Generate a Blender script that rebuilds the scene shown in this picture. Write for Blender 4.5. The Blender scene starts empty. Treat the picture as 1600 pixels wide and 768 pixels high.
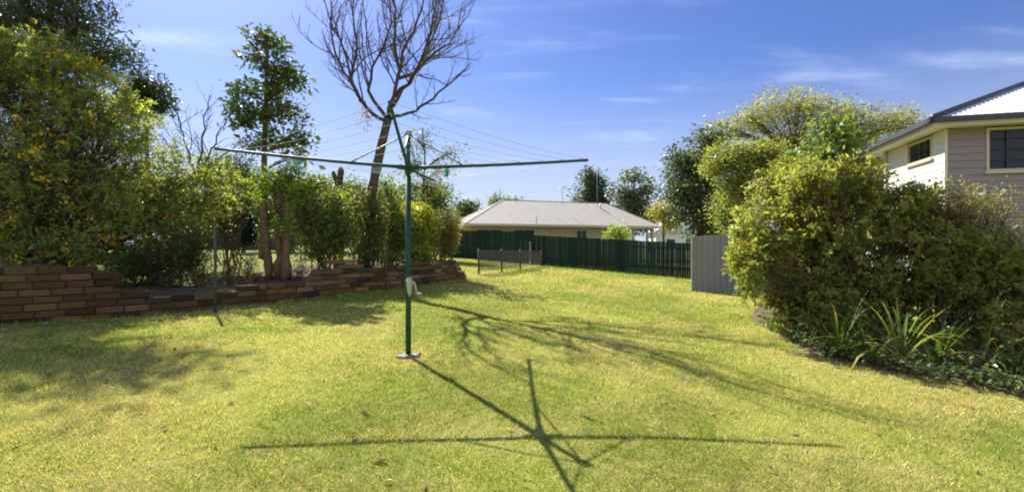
import bpy, math, random, zlib
LEAFK = 1.9
import numpy as np
from mathutils import Vector

rng = np.random.default_rng(7)
random.seed(7)
F, CX, CY, H = 780.0, 800.0, 384.0, 1.3       # focal length in px of a 1600x768 frame, eye height
KX, KY = 0.612, -0.903                        # ground offset of a shadow per metre of height
scene = bpy.context.scene
COL = scene.collection

# ------------------------------------------------------------------ helpers
def sstep(t):
    t = np.clip(t, 0, 1)
    return t * t * (3 - 2 * t)

_tab = np.random.default_rng(3).random((256, 256))
def vnoise(x, y):
    x = np.asarray(x, float); y = np.asarray(y, float)
    xi = np.floor(x).astype(int); yi = np.floor(y).astype(int)
    fx = x - xi; fy = y - yi
    fx = fx * fx * (3 - 2 * fx); fy = fy * fy * (3 - 2 * fy)
    a = _tab[xi & 255, yi & 255]; b = _tab[(xi + 1) & 255, yi & 255]
    c = _tab[xi & 255, (yi + 1) & 255]; d = _tab[(xi + 1) & 255, (yi + 1) & 255]
    return (a * (1 - fx) + b * fx) * (1 - fy) + (c * (1 - fx) + d * fx) * fy

def g(X, Y):
    """height of the lawn"""
    X = np.asarray(X, float); Y = np.asarray(Y, float)
    z = np.where(Y < 5.93, 0.055 * (Y - 5.93), 0.0)
    z = np.maximum(z, -0.45)
    w = sstep((Y - 8) / 14)
    z = z - (1 - w) * 0.022 * np.clip(X + 1.23, -7, 4.5)
    z = z + w * (0.40 - 0.07 * np.clip(X, -8, 12))
    return z

def P(x, y, Y):
    """a point of the frame (1600x768) at depth Y"""
    return np.array([(x - CX) * Y / F, Y, H - (y - CY) * Y / F])

def gp(x, y):
    Y = 8.0
    for _ in range(60):
        X = (x - CX) * Y / F
        Yn = (H - float(g(X, Y))) * F / (y - CY)
        Y = 0.5 * Y + 0.5 * Yn
    X = (x - CX) * Y / F
    return np.array([X, Y, float(g(X, Y))])

def unit(v):
    v = np.asarray(v, float)
    return v / (np.linalg.norm(v, axis=-1, keepdims=True) + 1e-9)

class MB:
    def __init__(s):
        s.v = []; s.f = []; s.c = []
    def add(s, verts, faces, col=None):
        o = len(s.v)
        s.v.extend([tuple(map(float, p)) for p in verts])
        s.f.extend([tuple(i + o for i in f) for f in faces])
        if col is not None:
            s.c.extend([tuple(col)] * len(verts))
    def obox(s, o, u, v, w, col=None):
        o, u, v, w = [np.asarray(a, float) for a in (o, u, v, w)]
        vs = [o, o + u, o + u + v, o + v, o + w, o + u + w, o + u + v + w, o + v + w]
        s.add(vs, [(0, 3, 2, 1), (4, 5, 6, 7), (0, 1, 5, 4), (1, 2, 6, 5), (2, 3, 7, 6), (3, 0, 4, 7)], col)
    def box(s, c, size, rz=0.0, col=None):
        cs, sn = math.cos(rz), math.sin(rz)
        u = np.array([cs, sn, 0]) * size[0]; v = np.array([-sn, cs, 0]) * size[1]; w = np.array([0, 0, size[2]])
        s.obox(np.asarray(c, float) - u / 2 - v / 2 - w / 2, u, v, w, col)
    def tube(s, pts, rad, n=8, cap=True, col=None):
        pts = np.asarray(pts, float)
        rad = np.broadcast_to(np.asarray(rad, float), (len(pts),))
        T = np.gradient(pts, axis=0); T = unit(T)
        ref = np.array([0, 0, 1.0]) if abs(T[0][2]) < 0.9 else np.array([1.0, 0, 0])
        vs = []
        nrm = unit(np.cross(T[0], ref))
        for i in range(len(pts)):
            nrm = unit(nrm - T[i] * np.dot(nrm, T[i]))
            b = np.cross(T[i], nrm)
            for k in range(n):
                a = 2 * math.pi * k / n
                vs.append(pts[i] + rad[i] * (math.cos(a) * nrm + math.sin(a) * b))
        fs = []
        for i in range(len(pts) - 1):
            for k in range(n):
                fs.append((i * n + k, i * n + (k + 1) % n, (i + 1) * n + (k + 1) % n, (i + 1) * n + k))
        if cap:
            fs.append(tuple(range(n))[::-1]); fs.append(tuple((len(pts) - 1) * n + k for k in range(n)))
        s.add(vs, fs, col)
    def build(s, name, mat, parent=None, smooth=False):
        me = bpy.data.meshes.new(name)
        me.from_pydata(s.v, [], s.f)
        if s.c and len(s.c) == len(s.v):
            a = me.attributes.new('col', 'FLOAT_COLOR', 'POINT')
            arr = np.ones((len(s.v), 4), np.float32); arr[:, :3] = np.array(s.c)[:, :3]
            a.data.foreach_set('color', arr.ravel())
        me.materials.append(mat)
        if smooth:
            me.polygons.foreach_set('use_smooth', [True] * len(me.polygons))
        me.update()
        return link(name, me, parent)

def link(name, data, parent=None):
    o = bpy.data.objects.new(name, data)
    COL.objects.link(o)
    if parent is not None:
        o.parent = parent
        o.matrix_parent_inverse = parent.matrix_basis.inverted()
    return o

def fast_mesh(name, V, Fa, mat, parent=None, col=None, smooth=False):
    """V (n,3), Fa (m,k) with one polygon size"""
    V = np.ascontiguousarray(V, np.float32); Fa = np.ascontiguousarray(Fa, np.int32)
    me = bpy.data.meshes.new(name)
    m, k = Fa.shape
    me.vertices.add(len(V)); me.vertices.foreach_set('co', V.ravel())
    me.loops.add(m * k); me.loops.foreach_set('vertex_index', Fa.ravel())
    me.polygons.add(m)
    me.polygons.foreach_set('loop_start', np.arange(0, m * k, k, dtype=np.int32))
    if smooth:
        me.polygons.foreach_set('use_smooth', np.ones(m, bool))
    if col is not None:
        a = me.attributes.new('col', 'FLOAT_COLOR', 'POINT')
        arr = np.ones((len(V), 4), np.float32); arr[:, :3] = col
        a.data.foreach_set('color', arr.ravel())
    me.materials.append(mat)
    me.update(calc_edges=True); me.validate()
    return link(name, me, parent)

def empty(name, loc, label, cat, group=None):
    o = bpy.data.objects.new(name, None); COL.objects.link(o)
    o.location = tuple(map(float, loc)); o.empty_display_size = 0.2
    o['label'] = label; o['category'] = cat
    if group: o['group'] = group
    return o

def tag(o, label, cat, group=None):
    o['label'] = label; o['category'] = cat
    if group: o['group'] = group
    return o

def kind(o, k):
    o['kind'] = k
    return o

# ------------------------------------------------------------------ materials
def newmat(name):
    m = bpy.data.materials.new(name); m.use_nodes = True
    nt = m.node_tree
    for n in list(nt.nodes): nt.nodes.remove(n)
    out = nt.nodes.new('ShaderNodeOutputMaterial')
    return m, nt, out

def N(nt, t, **kw):
    n = nt.nodes.new(t)
    for k, v in kw.items():
        if k in n.inputs.keys(): n.inputs[k].default_value = v
        else: setattr(n, k, v)
    return n

def principled(nt, out, rough=0.6, spec=0.3, metal=0.0):
    b = nt.nodes.new('ShaderNodeBsdfPrincipled')
    b.inputs['Roughness'].default_value = rough
    b.inputs['Specular IOR Level'].default_value = spec
    b.inputs['Metallic'].default_value = metal
    nt.links.new(b.outputs[0], out.inputs[0])
    return b

def paint(name, c, rough=0.5, spec=0.4, metal=0.0, var=0.15, scale=6.0, bump=0.05, bscale=40.0, stretch=(1, 1, 1)):
    m, nt, out = newmat(name)
    b = principled(nt, out, rough, spec, metal)
    tc = N(nt, 'ShaderNodeTexCoord')
    mp = N(nt, 'ShaderNodeMapping'); mp.inputs['Scale'].default_value = stretch
    nt.links.new(tc.outputs['Object'], mp.inputs[0])
    no = N(nt, 'ShaderNodeTexNoise', Scale=scale, Detail=5.0, Roughness=0.65)
    nt.links.new(mp.outputs[0], no.inputs['Vector'])
    mr = N(nt, 'ShaderNodeMapRange'); mr.inputs['From Min'].default_value = 0.25; mr.inputs['From Max'].default_value = 0.75
    mr.inputs['To Min'].default_value = 1 - var; mr.inputs['To Max'].default_value = 1 + var
    nt.links.new(no.outputs[0], mr.inputs[0])
    mx = N(nt, 'ShaderNodeVectorMath', operation='SCALE'); mx.inputs[0].default_value = c
    nt.links.new(mr.outputs[0], mx.inputs['Scale'])
    nt.links.new(mx.outputs[0], b.inputs['Base Color'])
    if bump:
        n2 = N(nt, 'ShaderNodeTexNoise', Scale=bscale, Detail=4.0)
        nt.links.new(mp.outputs[0], n2.inputs['Vector'])
        bp = N(nt, 'ShaderNodeBump', Strength=bump, Distance=0.02)
        nt.links.new(n2.outputs[0], bp.inputs['Height']); nt.links.new(bp.outputs[0], b.inputs['Normal'])
    return m

def leafmat(name, trans=0.4, rough=0.5, spec=0.3, tint=(1.25, 1.25, 0.6)):
    m, nt, out = newmat(name)
    at = N(nt, 'ShaderNodeAttribute', attribute_name='col')
    b = nt.nodes.new('ShaderNodeBsdfPrincipled')
    b.inputs['Roughness'].default_value = rough; b.inputs['Specular IOR Level'].default_value = spec
    nt.links.new(at.outputs['Color'], b.inputs['Base Color'])
    tr = nt.nodes.new('ShaderNodeBsdfTranslucent')
    mu = N(nt, 'ShaderNodeVectorMath', operation='MULTIPLY'); mu.inputs[1].default_value = tint
    nt.links.new(at.outputs['Color'], mu.inputs[0]); nt.links.new(mu.outputs[0], tr.inputs['Color'])
    mx = N(nt, 'ShaderNodeMixShader'); mx.inputs[0].default_value = trans
    nt.links.new(b.outputs[0], mx.inputs[1]); nt.links.new(tr.outputs[0], mx.inputs[2])
    nt.links.new(mx.outputs[0], out.inputs[0])
    return m

def attrmat(name, rough=0.85, spec=0.2, bump=0.5, bscale=30.0, var=0.25):
    m, nt, out = newmat(name)
    b = principled(nt, out, rough, spec)
    at = N(nt, 'ShaderNodeAttribute', attribute_name='col')
    tc = N(nt, 'ShaderNodeTexCoord')
    no = N(nt, 'ShaderNodeTexNoise', Scale=bscale, Detail=6.0, Roughness=0.7)
    nt.links.new(tc.outputs['Object'], no.inputs['Vector'])
    mr = N(nt, 'ShaderNodeMapRange'); mr.inputs['From Min'].default_value = 0.25; mr.inputs['From Max'].default_value = 0.75
    mr.inputs['To Min'].default_value = 1 - var; mr.inputs['To Max'].default_value = 1 + var
    nt.links.new(no.outputs[0], mr.inputs[0])
    mx = N(nt, 'ShaderNodeVectorMath', operation='SCALE')
    nt.links.new(at.outputs['Color'], mx.inputs[0]); nt.links.new(mr.outputs[0], mx.inputs['Scale'])
    nt.links.new(mx.outputs[0], b.inputs['Base Color'])
    bp = N(nt, 'ShaderNodeBump', Strength=bump, Distance=0.01)
    nt.links.new(no.outputs[0], bp.inputs['Height']); nt.links.new(bp.outputs[0], b.inputs['Normal'])
    return m

def rampmat(name, stops, scale=3.0, detail=8.0, rough=0.9, spec=0.15, bump=0.6, bscale=30.0, bdist=0.03, mix=None):
    """noise -> colour ramp, for grounds and bark"""
    m, nt, out = newmat(name)
    b = principled(nt, out, rough, spec)
    tc = N(nt, 'ShaderNodeTexCoord')
    no = N(nt, 'ShaderNodeTexNoise', Scale=scale, Detail=detail, Roughness=0.7)
    nt.links.new(tc.outputs['Object'], no.inputs['Vector'])
    cr = nt.nodes.new('ShaderNodeValToRGB')
    el = cr.color_ramp.elements
    while len(el) < len(stops): el.new(0.5)
    for e, (p, c) in zip(el, stops):
        e.position = p; e.color = (*c, 1)
    nt.links.new(no.outputs[0], cr.inputs[0])
    src = cr.outputs[0]
    if mix:
        n3 = N(nt, 'ShaderNodeTexNoise', Scale=mix[0], Detail=3.0)
        nt.links.new(tc.outputs['Object'], n3.inputs['Vector'])
        mr = N(nt, 'ShaderNodeMapRange'); mr.inputs['From Min'].default_value = 0.4; mr.inputs['From Max'].default_value = 0.62
        nt.links.new(n3.outputs[0], mr.inputs[0])
        mm = N(nt, 'ShaderNodeMix', data_type='RGBA')
        nt.links.new(mr.outputs[0], mm.inputs[0]); nt.links.new(src, mm.inputs[6]); mm.inputs[7].default_value = (*mix[1], 1)
        src = mm.outputs[2]
    nt.links.new(src, b.inputs['Base Color'])
    n2 = N(nt, 'ShaderNodeTexNoise', Scale=bscale, Detail=5.0)
    nt.links.new(tc.outputs['Object'], n2.inputs['Vector'])
    bp = N(nt, 'ShaderNodeBump', Strength=bump, Distance=bdist)
    nt.links.new(n2.outputs[0], bp.inputs['Height']); nt.links.new(bp.outputs[0], b.inputs['Normal'])
    return m

LEAF = leafmat('leaf', 0.5, 0.48, 0.32, (1.4, 1.35, 0.6))
LEAF_DARK = leafmat('leaf_dark', 0.32, 0.45, 0.35, (1.3, 1.35, 0.7))
DRYLEAF = leafmat('dry_leaf', 0.15, 0.9, 0.05, (1, 1, 1))
PETAL = leafmat('petal', 0.35, 0.6, 0.2, (1.1, 1.0, 0.6))
GRASS = leafmat('grass_blade', 0.38, 0.6, 0.2, (1.2, 1.15, 0.7))
BARK = rampmat('bark', [(0.3, (0.05, 0.035, 0.025)), (0.55, (0.12, 0.085, 0.06)), (0.75, (0.22, 0.17, 0.13))], 12, 8, 0.95, 0.1, 0.9, 25)
BARK_PALE = rampmat('bark_pale', [(0.3, (0.085, 0.05, 0.028)), (0.55, (0.19, 0.12, 0.065)), (0.75, (0.29, 0.20, 0.12))], 9, 8, 0.95, 0.1, 0.9, 22)
BARK_RED = rampmat('bark_dry', [(0.3, (0.05, 0.038, 0.028)), (0.55, (0.115, 0.085, 0.06)), (0.8, (0.22, 0.17, 0.125))], 10, 8, 0.95, 0.1, 0.9, 25)
LAWN = rampmat('lawn_ground', [(0.25, (0.10, 0.10, 0.025)), (0.5, (0.21, 0.19, 0.055)), (0.75, (0.34, 0.29, 0.11))], 9, 9, 0.95, 0.05, 0.9, 60, 0.02, mix=(0.55, (0.21, 0.235, 0.045)))
LAWN_FAR = rampmat('neighbour_grass', [(0.3, (0.10, 0.14, 0.03)), (0.6, (0.22, 0.23, 0.06))], 5, 8, 0.95, 0.05, 0.8, 40)
SOIL = rampmat('soil', [(0.3, (0.045, 0.03, 0.02)), (0.5, (0.12, 0.085, 0.055)), (0.75, (0.25, 0.19, 0.13))], 7, 9, 0.95, 0.1, 1.0, 25, 0.04)
MULCH = rampmat('mulch', [(0.3, (0.04, 0.03, 0.02)), (0.55, (0.13, 0.10, 0.06)), (0.8, (0.25, 0.20, 0.13))], 10, 9, 0.95, 0.1, 1.0, 30, 0.03)
BRICK = attrmat('brick', 0.9, 0.15, 0.7, 28, 0.35)
MORTAR = paint('mortar', (0.055, 0.042, 0.032), 0.95, 0.1, var=0.3, scale=12, bump=0.5)
GREEN_PAINT = paint('green_enamel', (0.013, 0.062, 0.042), 0.55, 0.3, var=0.5, scale=9, bump=0.15)
GALV = paint('galvanised_steel', (0.34, 0.35, 0.35), 0.45, 0.5, 0.6, var=0.2, scale=14, bump=0.08)
OLD_STEEL = paint('old_steel', (0.08, 0.075, 0.065), 0.75, 0.25, 0.0, var=0.35, scale=14, bump=0.1)
CORD = paint('line_cord', (0.62, 0.62, 0.58), 0.6, 0.3, var=0.1, bump=0)
CREAM_METAL = paint('cream_casting', (0.42, 0.42, 0.34), 0.5, 0.4, var=0.2, scale=20, bump=0.1)
CONCRETE = paint('concrete', (0.24, 0.22, 0.18), 0.9, 0.2, var=0.35, scale=14, bump=0.5, bscale=50)
FENCE_GREEN = attrmat('fence_green_paint', 0.65, 0.25, 0.35, 12, 0.3)
FENCE_WOOD = attrmat('fence_old_timber', 0.85, 0.15, 0.5, 16, 0.35)
COLORBOND = paint('grey_sheet_steel', (0.23, 0.22, 0.21), 0.5, 0.35, var=0.07, scale=2.5, bump=0.03)
FAR_WALL = paint('cream_render', (0.42, 0.35, 0.25), 0.85, 0.2, var=0.06, scale=2, bump=0.05)
FAR_ROOF = None
GUTTER_CREAM = paint('cream_gutter', (0.50, 0.46, 0.38), 0.5, 0.4, var=0.06, bump=0)
GUTTER_GREY = paint('charcoal_gutter', (0.045, 0.05, 0.06), 0.45, 0.4, var=0.1, bump=0)
SOFFIT = paint('cream_soffit', (0.62, 0.57, 0.49), 0.7, 0.3, var=0.05, bump=0)
BOARD = paint('mauve_weatherboard', (0.265, 0.225, 0.235), 0.6, 0.3, var=0.07, scale=3, bump=0.06, bscale=25, stretch=(1, 1, 4))
BOARD_CREAM = paint('cream_weatherboard', (0.66, 0.64, 0.60), 0.6, 0.3, var=0.06, scale=3, bump=0.06, bscale=25, stretch=(1, 1, 4))
FRAME = paint('window_frame_cream', (0.55, 0.46, 0.36), 0.5, 0.4, var=0.05, bump=0)
BLACK = paint('dark_mesh', (0.012, 0.012, 0.014), 0.4, 0.5, var=0.2, bump=0)
WHITE = paint('white_paint', (0.75, 0.74, 0.70), 0.6, 0.3, var=0.07, bump=0.03)
PURPLE_ROOF = paint('mauve_roof', (0.075, 0.06, 0.10), 0.85, 0.1, var=0.15, scale=4, bump=0.1)
RED_BRICK = paint('red_brick_wall', (0.13, 0.085, 0.065), 0.85, 0.2, var=0.25, scale=8, bump=0.2)
PEG = paint('green_plastic', (0.02, 0.30, 0.16), 0.35, 0.5, var=0.05, bump=0)

def ridged(name, c, freq, axis='X', rough=0.35, metal=0.3, strength=0.6, use='Object'):
    m, nt, out = newmat(name)
    b = principled(nt, out, rough, 0.4, metal)
    tc = N(nt, 'ShaderNodeTexCoord')
    no = N(nt, 'ShaderNodeTexNoise', Scale=1.5, Detail=5.0)
    nt.links.new(tc.outputs[use], no.inputs['Vector'])
    mr = N(nt, 'ShaderNodeMapRange'); mr.inputs['To Min'].default_value = 0.85; mr.inputs['To Max'].default_value = 1.12
    nt.links.new(no.outputs[0], mr.inputs[0])
    mx = N(nt, 'ShaderNodeVectorMath', operation='SCALE'); mx.inputs[0].default_value = c
    nt.links.new(mr.outputs[0], mx.inputs['Scale']); nt.links.new(mx.outputs[0], b.inputs['Base Color'])
    return m
FAR_ROOF = ridged('beige_roof_steel', (0.39, 0.36, 0.31), 8, rough=0.7, metal=0.0)
WHITE_ROOF = ridged('white_roof_steel', (0.62, 0.65, 0.68), 8, rough=0.5, metal=0.0)

def glassmat():
    m, nt, out = newmat('window_glass')
    b = principled(nt, out, 0.22, 0.35)
    b.inputs['Base Color'].default_value = (0.02, 0.023, 0.028, 1)
    tc = N(nt, 'ShaderNodeTexCoord')
    no = N(nt, 'ShaderNodeTexNoise', Scale=2.0, Detail=2.0)
    nt.links.new(tc.outputs['Object'], no.inputs['Vector'])
    bp = N(nt, 'ShaderNodeBump', Strength=0.06, Distance=0.02)
    nt.links.new(no.outputs[0], bp.inputs['Height']); nt.links.new(bp.outputs[0], b.inputs['Normal'])
    return m
GLASS = glassmat()

# ------------------------------------------------------------------ plants
def pick(pal, n, jit=0.22):
    cols = np.array([c for c, w in pal]); w = np.array([w for c, w in pal], float); w /= w.sum()
    c = cols[rng.choice(len(cols), n, p=w)]
    c = c * LEAFK
    return np.clip(c * (1 + jit * rng.standard_normal((n, 1))), 0.004, 0.9) * (1 + 0.08 * rng.standard_normal((n, 3)))

def leaves_geo(Pt, size, aspect, up=0.6, pal=None, colr=None, dirs=None, droop=0.0):
    n = len(Pt)
    nr = unit(rng.standard_normal((n, 3)) + np.array([0, 0, up]))
    t = rng.standard_normal((n, 3)) if dirs is None else dirs + 0.6 * rng.standard_normal((n, 3))
    t[:, 2] -= droop
    t = unit(t - nr * np.sum(t * nr, 1, keepdims=True))
    b = np.cross(nr, t)
    l = (size * np.clip(np.exp(0.33 * rng.standard_normal(n)), 0.45, 2.1))[:, None]
    w = l * aspect * 0.5
    bend = nr * l * 0.12
    V = np.stack([Pt, Pt + t * l * 0.45 + b * w + bend, Pt + t * l - bend * 0.6, Pt + t * l * 0.45 - b * w + bend], 1).reshape(-1, 3)
    Fa = np.arange(4 * n).reshape(n, 4)
    c = pick(pal, n) if colr is None else colr
    return V, Fa, np.repeat(c, 4, axis=0)

def batch_tubes(Pts, R, sides=3):
    """Pts (N,n,3), R (N,n)"""
    Nn, n, _ = Pts.shape
    T = unit(np.gradient(Pts, axis=1))
    ref = np.where(np.abs(T[:, :1, 2:3]) < 0.9, np.array([0, 0, 1.0]), np.array([1.0, 0, 0]))
    nr = unit(np.cross(T, np.broadcast_to(ref, T.shape)))
    b = np.cross(T, nr)
    a = 2 * np.pi * np.arange(sides) / sides
    V = Pts[:, :, None, :] + R[:, :, None, None] * (np.cos(a)[None, None, :, None] * nr[:, :, None, :] + np.sin(a)[None, None, :, None] * b[:, :, None, :])
    idx = np.arange(Nn * n * sides).reshape(Nn, n, sides)
    nx = np.roll(idx, -1, axis=2)
    Fa = np.stack([idx[:, :-1], nx[:, :-1], nx[:, 1:], idx[:, 1:]], -1).reshape(-1, 4)
    return V.reshape(-1, 3), Fa

def bez(a, c, b, n):
    t = np.linspace(0, 1, n)[:, None]
    return (1 - t) ** 2 * a + 2 * t * (1 - t) * c + t ** 2 * b

def merge(parts):
    Vs, Fs, o = [], [], 0
    for V, Fa in parts:
        Vs.append(V); Fs.append(Fa + o); o += len(V)
    return np.concatenate(Vs), np.concatenate(Fs)

def pxblob(x, y, rx, ry, Y, rd=None):
    c = P(x, y, Y); s = Y / F
    rxw, ryw = rx * s, ry * s
    return (c, np.array([rxw, rd if rd else 0.85 * (rxw + ryw) / 2, ryw]))

def plant(name, label, cat, base, blobs, pal, leaf=0.06, aspect=0.45, twigs=300, per=30, spread=0.12, trunk=None, r0=0.06,
          bark=BARK, mat=LEAF, up=0.5, group=None, flowers=None, multi=0.0, shell=2.0, droop=0.0, twig_r=0.006, stem_name='trunk',
          leaf_name='crown', limb_r=None, gap=0.0, limbs=1, spray=0.0):
    """blobs: (centre, radii) ellipsoids that the crown fills; limbs reach each, twigs spread inside, leaves clump on the twigs"""
    global rng
    rng = np.random.default_rng(zlib.crc32(label.encode()))
    base = np.asarray(base, float)
    root = empty(name, base, label, cat, group)
    limb_r = limb_r or r0 * 0.5
    tubes = []
    if trunk is not None:
        tp = np.asarray(trunk, float)
        # resample
        seg = np.r_[0, np.cumsum(np.linalg.norm(np.diff(tp, axis=0), axis=1))]
        tt = np.linspace(0, seg[-1], 14)
        tp = np.stack([np.interp(tt, seg, tp[:, k]) for k in range(3)], 1)
        tp[1:-1, :2] += 0.15 * r0 * rng.standard_normal((12, 2))
        rr = np.linspace(r0, r0 * 0.35, 14); rr[0] *= 1.35
        tubes.append(batch_tubes(tp[None], rr[None], 9))
    vol = np.array([np.prod(r) ** (2 / 3) for c, r in blobs]); vol = vol / vol.sum()
    LP, LR, tw, twr, ends, dirs = [], [], [], [], [], []
    for (c, r), w in zip(blobs, vol):
        nb = max(6, int(twigs * w))
        lm = []
        for q in range(limbs):
            tgt = c + r * 0.35 * rng.standard_normal(3) * (q > 0)
            if trunk is not None:
                zc = tgt[2] - 0.35 * np.linalg.norm(tgt[:2] - tp[-1][:2]) - 0.3 * r[2]
                i = int(np.argmin(np.abs(tp[:, 2] - zc))); i = max(i, 3)
                s0 = tp[i]; ra = min(rr[i] * 0.75, limb_r)
            else:
                s0 = base + np.array([*(multi * rng.standard_normal(2)), -0.03]); ra = limb_r
            ctrl = 0.5 * (s0 + tgt) + np.array([0, 0, 0.2 * np.linalg.norm(tgt - s0) * (0.6 if trunk is not None else 0.15)]) + 0.06 * np.linalg.norm(tgt - s0) * rng.standard_normal(3)
            lp = bez(s0, ctrl, tgt, 9)
            lm.append(lp); LP.append(lp); LR.append(np.linspace(ra, ra * 0.3, 9))
        # sample points
        d = unit(rng.standard_normal((nb * 2, 3))); rad = rng.random((nb * 2, 1)) ** (1 / shell)
        pts = c + d * rad * r
        if gap > 0:
            nz = vnoise(pts[:, 0] * 2.2 / max(r[0], .5) + 17 + c[0], pts[:, 2] * 2.2 / max(r[2], .5) + 5 + pts[:, 1])
            sel = nz > gap; sel[:3] = True; pts = pts[sel]
        pts = pts[:nb]; nb = len(pts)
        li = rng.integers(0, limbs, nb); ti = rng.integers(3, 9, nb)
        s0 = np.stack([lm[a][b] for a, b in zip(li, ti)])
        L = np.linalg.norm(pts - s0, axis=1, keepdims=True)
        ctrl = 0.5 * (s0 + pts) + 0.18 * L * rng.standard_normal((nb, 3)) + np.array([0, 0, 0.1]) * L
        t = np.linspace(0, 1, 5)[None, :, None]
        tp5 = (1 - t) ** 2 * s0[:, None] + 2 * t * (1 - t) * ctrl[:, None] + t ** 2 * pts[:, None]
        tw.append(tp5)
        twr.append(np.broadcast_to(np.linspace(1.6, 0.5, 5) * twig_r, (nb, 5)))
        ends.append(tp5); 
    tubes.append(batch_tubes(np.stack(LP), np.stack(LR), 6))
    TW = np.concatenate(tw)
    tubes.append(batch_tubes(TW, np.concatenate(twr), 3))
    V, Fa = merge(tubes)
    fast_mesh(stem_name, V, Fa, bark, root, smooth=True)
    # leaves
    k = rng.poisson(per, len(TW))
    idx = np.repeat(np.arange(len(TW)), k)
    tpos = rng.integers(2, 5, len(idx)); tpos = np.where(rng.random(len(idx)) < 0.6, 4, tpos)
    ctr = TW[idx, tpos]
    off = rng.standard_normal((len(idx), 3)) * spread * np.array([1, 1, 0.75])
    if len(idx):
        Pt = ctr + off
        outd = unit(TW[idx, 4] - TW[idx, 3] + 0.5 * unit(TW[idx, 4] - TW[idx, 0]) * np.linalg.norm(TW[idx, 4] - TW[idx, 3], axis=1, keepdims=True))
        if spray > 0:
            # most leaves sit along slender side shoots that fan out from each twig end
            ns = 5
            fan = unit(np.repeat(unit(TW[:, 4] - TW[:, 2])[:, None], ns, 1) + 0.75 * rng.standard_normal((len(TW), ns, 3)) + np.array([0, 0, 0.25]))
            fl = spray * rng.uniform(0.5, 1.3, (len(TW), ns, 1))
            si = rng.integers(0, ns, len(idx))
            u_ = rng.random((len(idx), 1)) ** 0.7
            bend = np.array([0, 0, -0.25]) * (u_ ** 2) * spray
            Pt = TW[idx, 4] + fan[idx, si] * fl[idx, si] * u_ + bend + 0.16 * spray * (1.1 - u_) * rng.standard_normal((len(idx), 3)) * 0.7
            outd = fan[idx, si]; off = outd * 0.7 + 0.5 * rng.standard_normal((len(idx), 3))
            ends5 = TW[:, 4][:, None] + fan * fl
            sh = np.stack([np.repeat(TW[:, 4][:, None], ns, 1), 0.5 * (TW[:, 4][:, None] + ends5), ends5 + np.array([0, 0, -0.2]) * spray], 2).reshape(-1, 3, 3)
            Vs, Fs_ = batch_tubes(sh, np.broadcast_to(np.array([.55, .4, .2]) * twig_r, (len(sh), 3)), 3)
            fast_mesh('shoots', Vs, Fs_, bark, root)
        # each clump of leaves has its own age and colour
        cl = pick(pal, len(TW), 0.16)[idx]; ind = pick(pal, len(idx), 0.25)
        mixw = rng.uniform(0.25, 0.8, (len(idx), 1))
        col = np.clip(cl * mixw + ind * (1 - mixw), 0.003, 0.9)
        V, Fa, c4 = leaves_geo(Pt, leaf, aspect, up, None, col, unit(off + 0.3 * (TW[idx, 4] - TW[idx, 3])), droop)
        fast_mesh(leaf_name, V, Fa, mat, root, c4)
    if flowers:
        nf, fs, fpal, flt = flowers
        e = TW[:, 4]
        if flt is not None: e = e[flt(e)]
        ctr = e[rng.integers(0, len(e), nf)]
        m = 9
        off = rng.standard_normal((nf, m, 3)) * fs * 0.75
        nrm = unit(ctr - np.mean([c for c, r in blobs], 0)) * spread * 1.5
        Pt = (ctr[:, None] + nrm[:, None] + off).reshape(-1, 3)
        V, Fa, c4 = leaves_geo(Pt, fs, 0.8, 0.3, fpal)
        fast_mesh('blossoms', V, Fa, PETAL, root, c4)
    return root

# =================================================================== GROUND
def grid_mesh(name, xs, ys, zf, mat):
    Xg, Yg = np.meshgrid(xs, ys)
    Z = zf(Xg, Yg)
    V = np.stack([Xg, Yg, Z], -1).reshape(-1, 3)
    nx, ny = len(xs), len(ys)
    i = np.arange(nx * ny).reshape(ny, nx)
    Fa = np.stack([i[:-1, :-1], i[:-1, 1:], i[1:, 1:], i[1:, :-1]], -1).reshape(-1, 4)
    return fast_mesh(name, V, Fa, mat, smooth=True)

xs = np.unique(np.r_[-900, -500, -250, -120, -60, np.linspace(-30, 30, 241), 60, 120, 250, 500, 900])
ys = np.unique(np.r_[-300, -100, -40, -15, np.linspace(-6, 40, 231), 60, 90, 150, 300, 600, 1200])
def lawn_z(X, Y):
    near = np.exp(-((np.abs(X) / 25) ** 4)) * np.exp(-((np.abs(Y - 15) / 25) ** 4))
    return g(X, Y) + near * (0.03 * (vnoise(X * 0.9 + 40, Y * 0.9 + 3) - 0.5) + 0.012 * (vnoise(X * 3.1, Y * 3.1) - 0.5))
kind(grid_mesh('lawn', xs, ys, lawn_z, LAWN), 'structure')

# retaining wall line (pixels of the wall's foot, left to right, and of its top)
foot_px = [(-420, 545), (-150, 521), (0, 506), (133, 498), (219, 492), (335, 482), (413, 474), (470, 468), (534, 458), (632, 449), (714, 434)]
WL = np.array([gp(*p) for p in foot_px])
sW = np.r_[0, np.cumsum(np.linalg.norm(np.diff(WL[:, :2], axis=0), axis=1))]
def wpt(s):
    return np.array([np.interp(s, sW, WL[:, k]) for k in range(3)])
def s_of_px(x):
    return float(np.interp(x, [p[0] for p in foot_px], sW))
def top_profile(tp):
    out = []
    for x, y in tp:
        s = s_of_px(x); Y = wpt(s)[1]
        out.append((s, H - (y - CY) * Y / F))
    return np.array(out)
TOPA = top_profile([(-420, 424), (-150, 420), (0, 415), (100, 411.5), (172, 409.5), (173, 423), (179, 424), (180, 440), (192, 441), (193, 452), (216, 454), (218, 463), (300, 457), (332, 455), (398, 446), (416, 444)])
TOPB = top_profile([(411, 441), (479, 438), (480, 423), (514, 417), (515, 403), (550, 403), (551, 420), (573, 417), (663, 407), (702, 401), (703, 412), (708, 413), (709, 424), (714, 426)])

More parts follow.
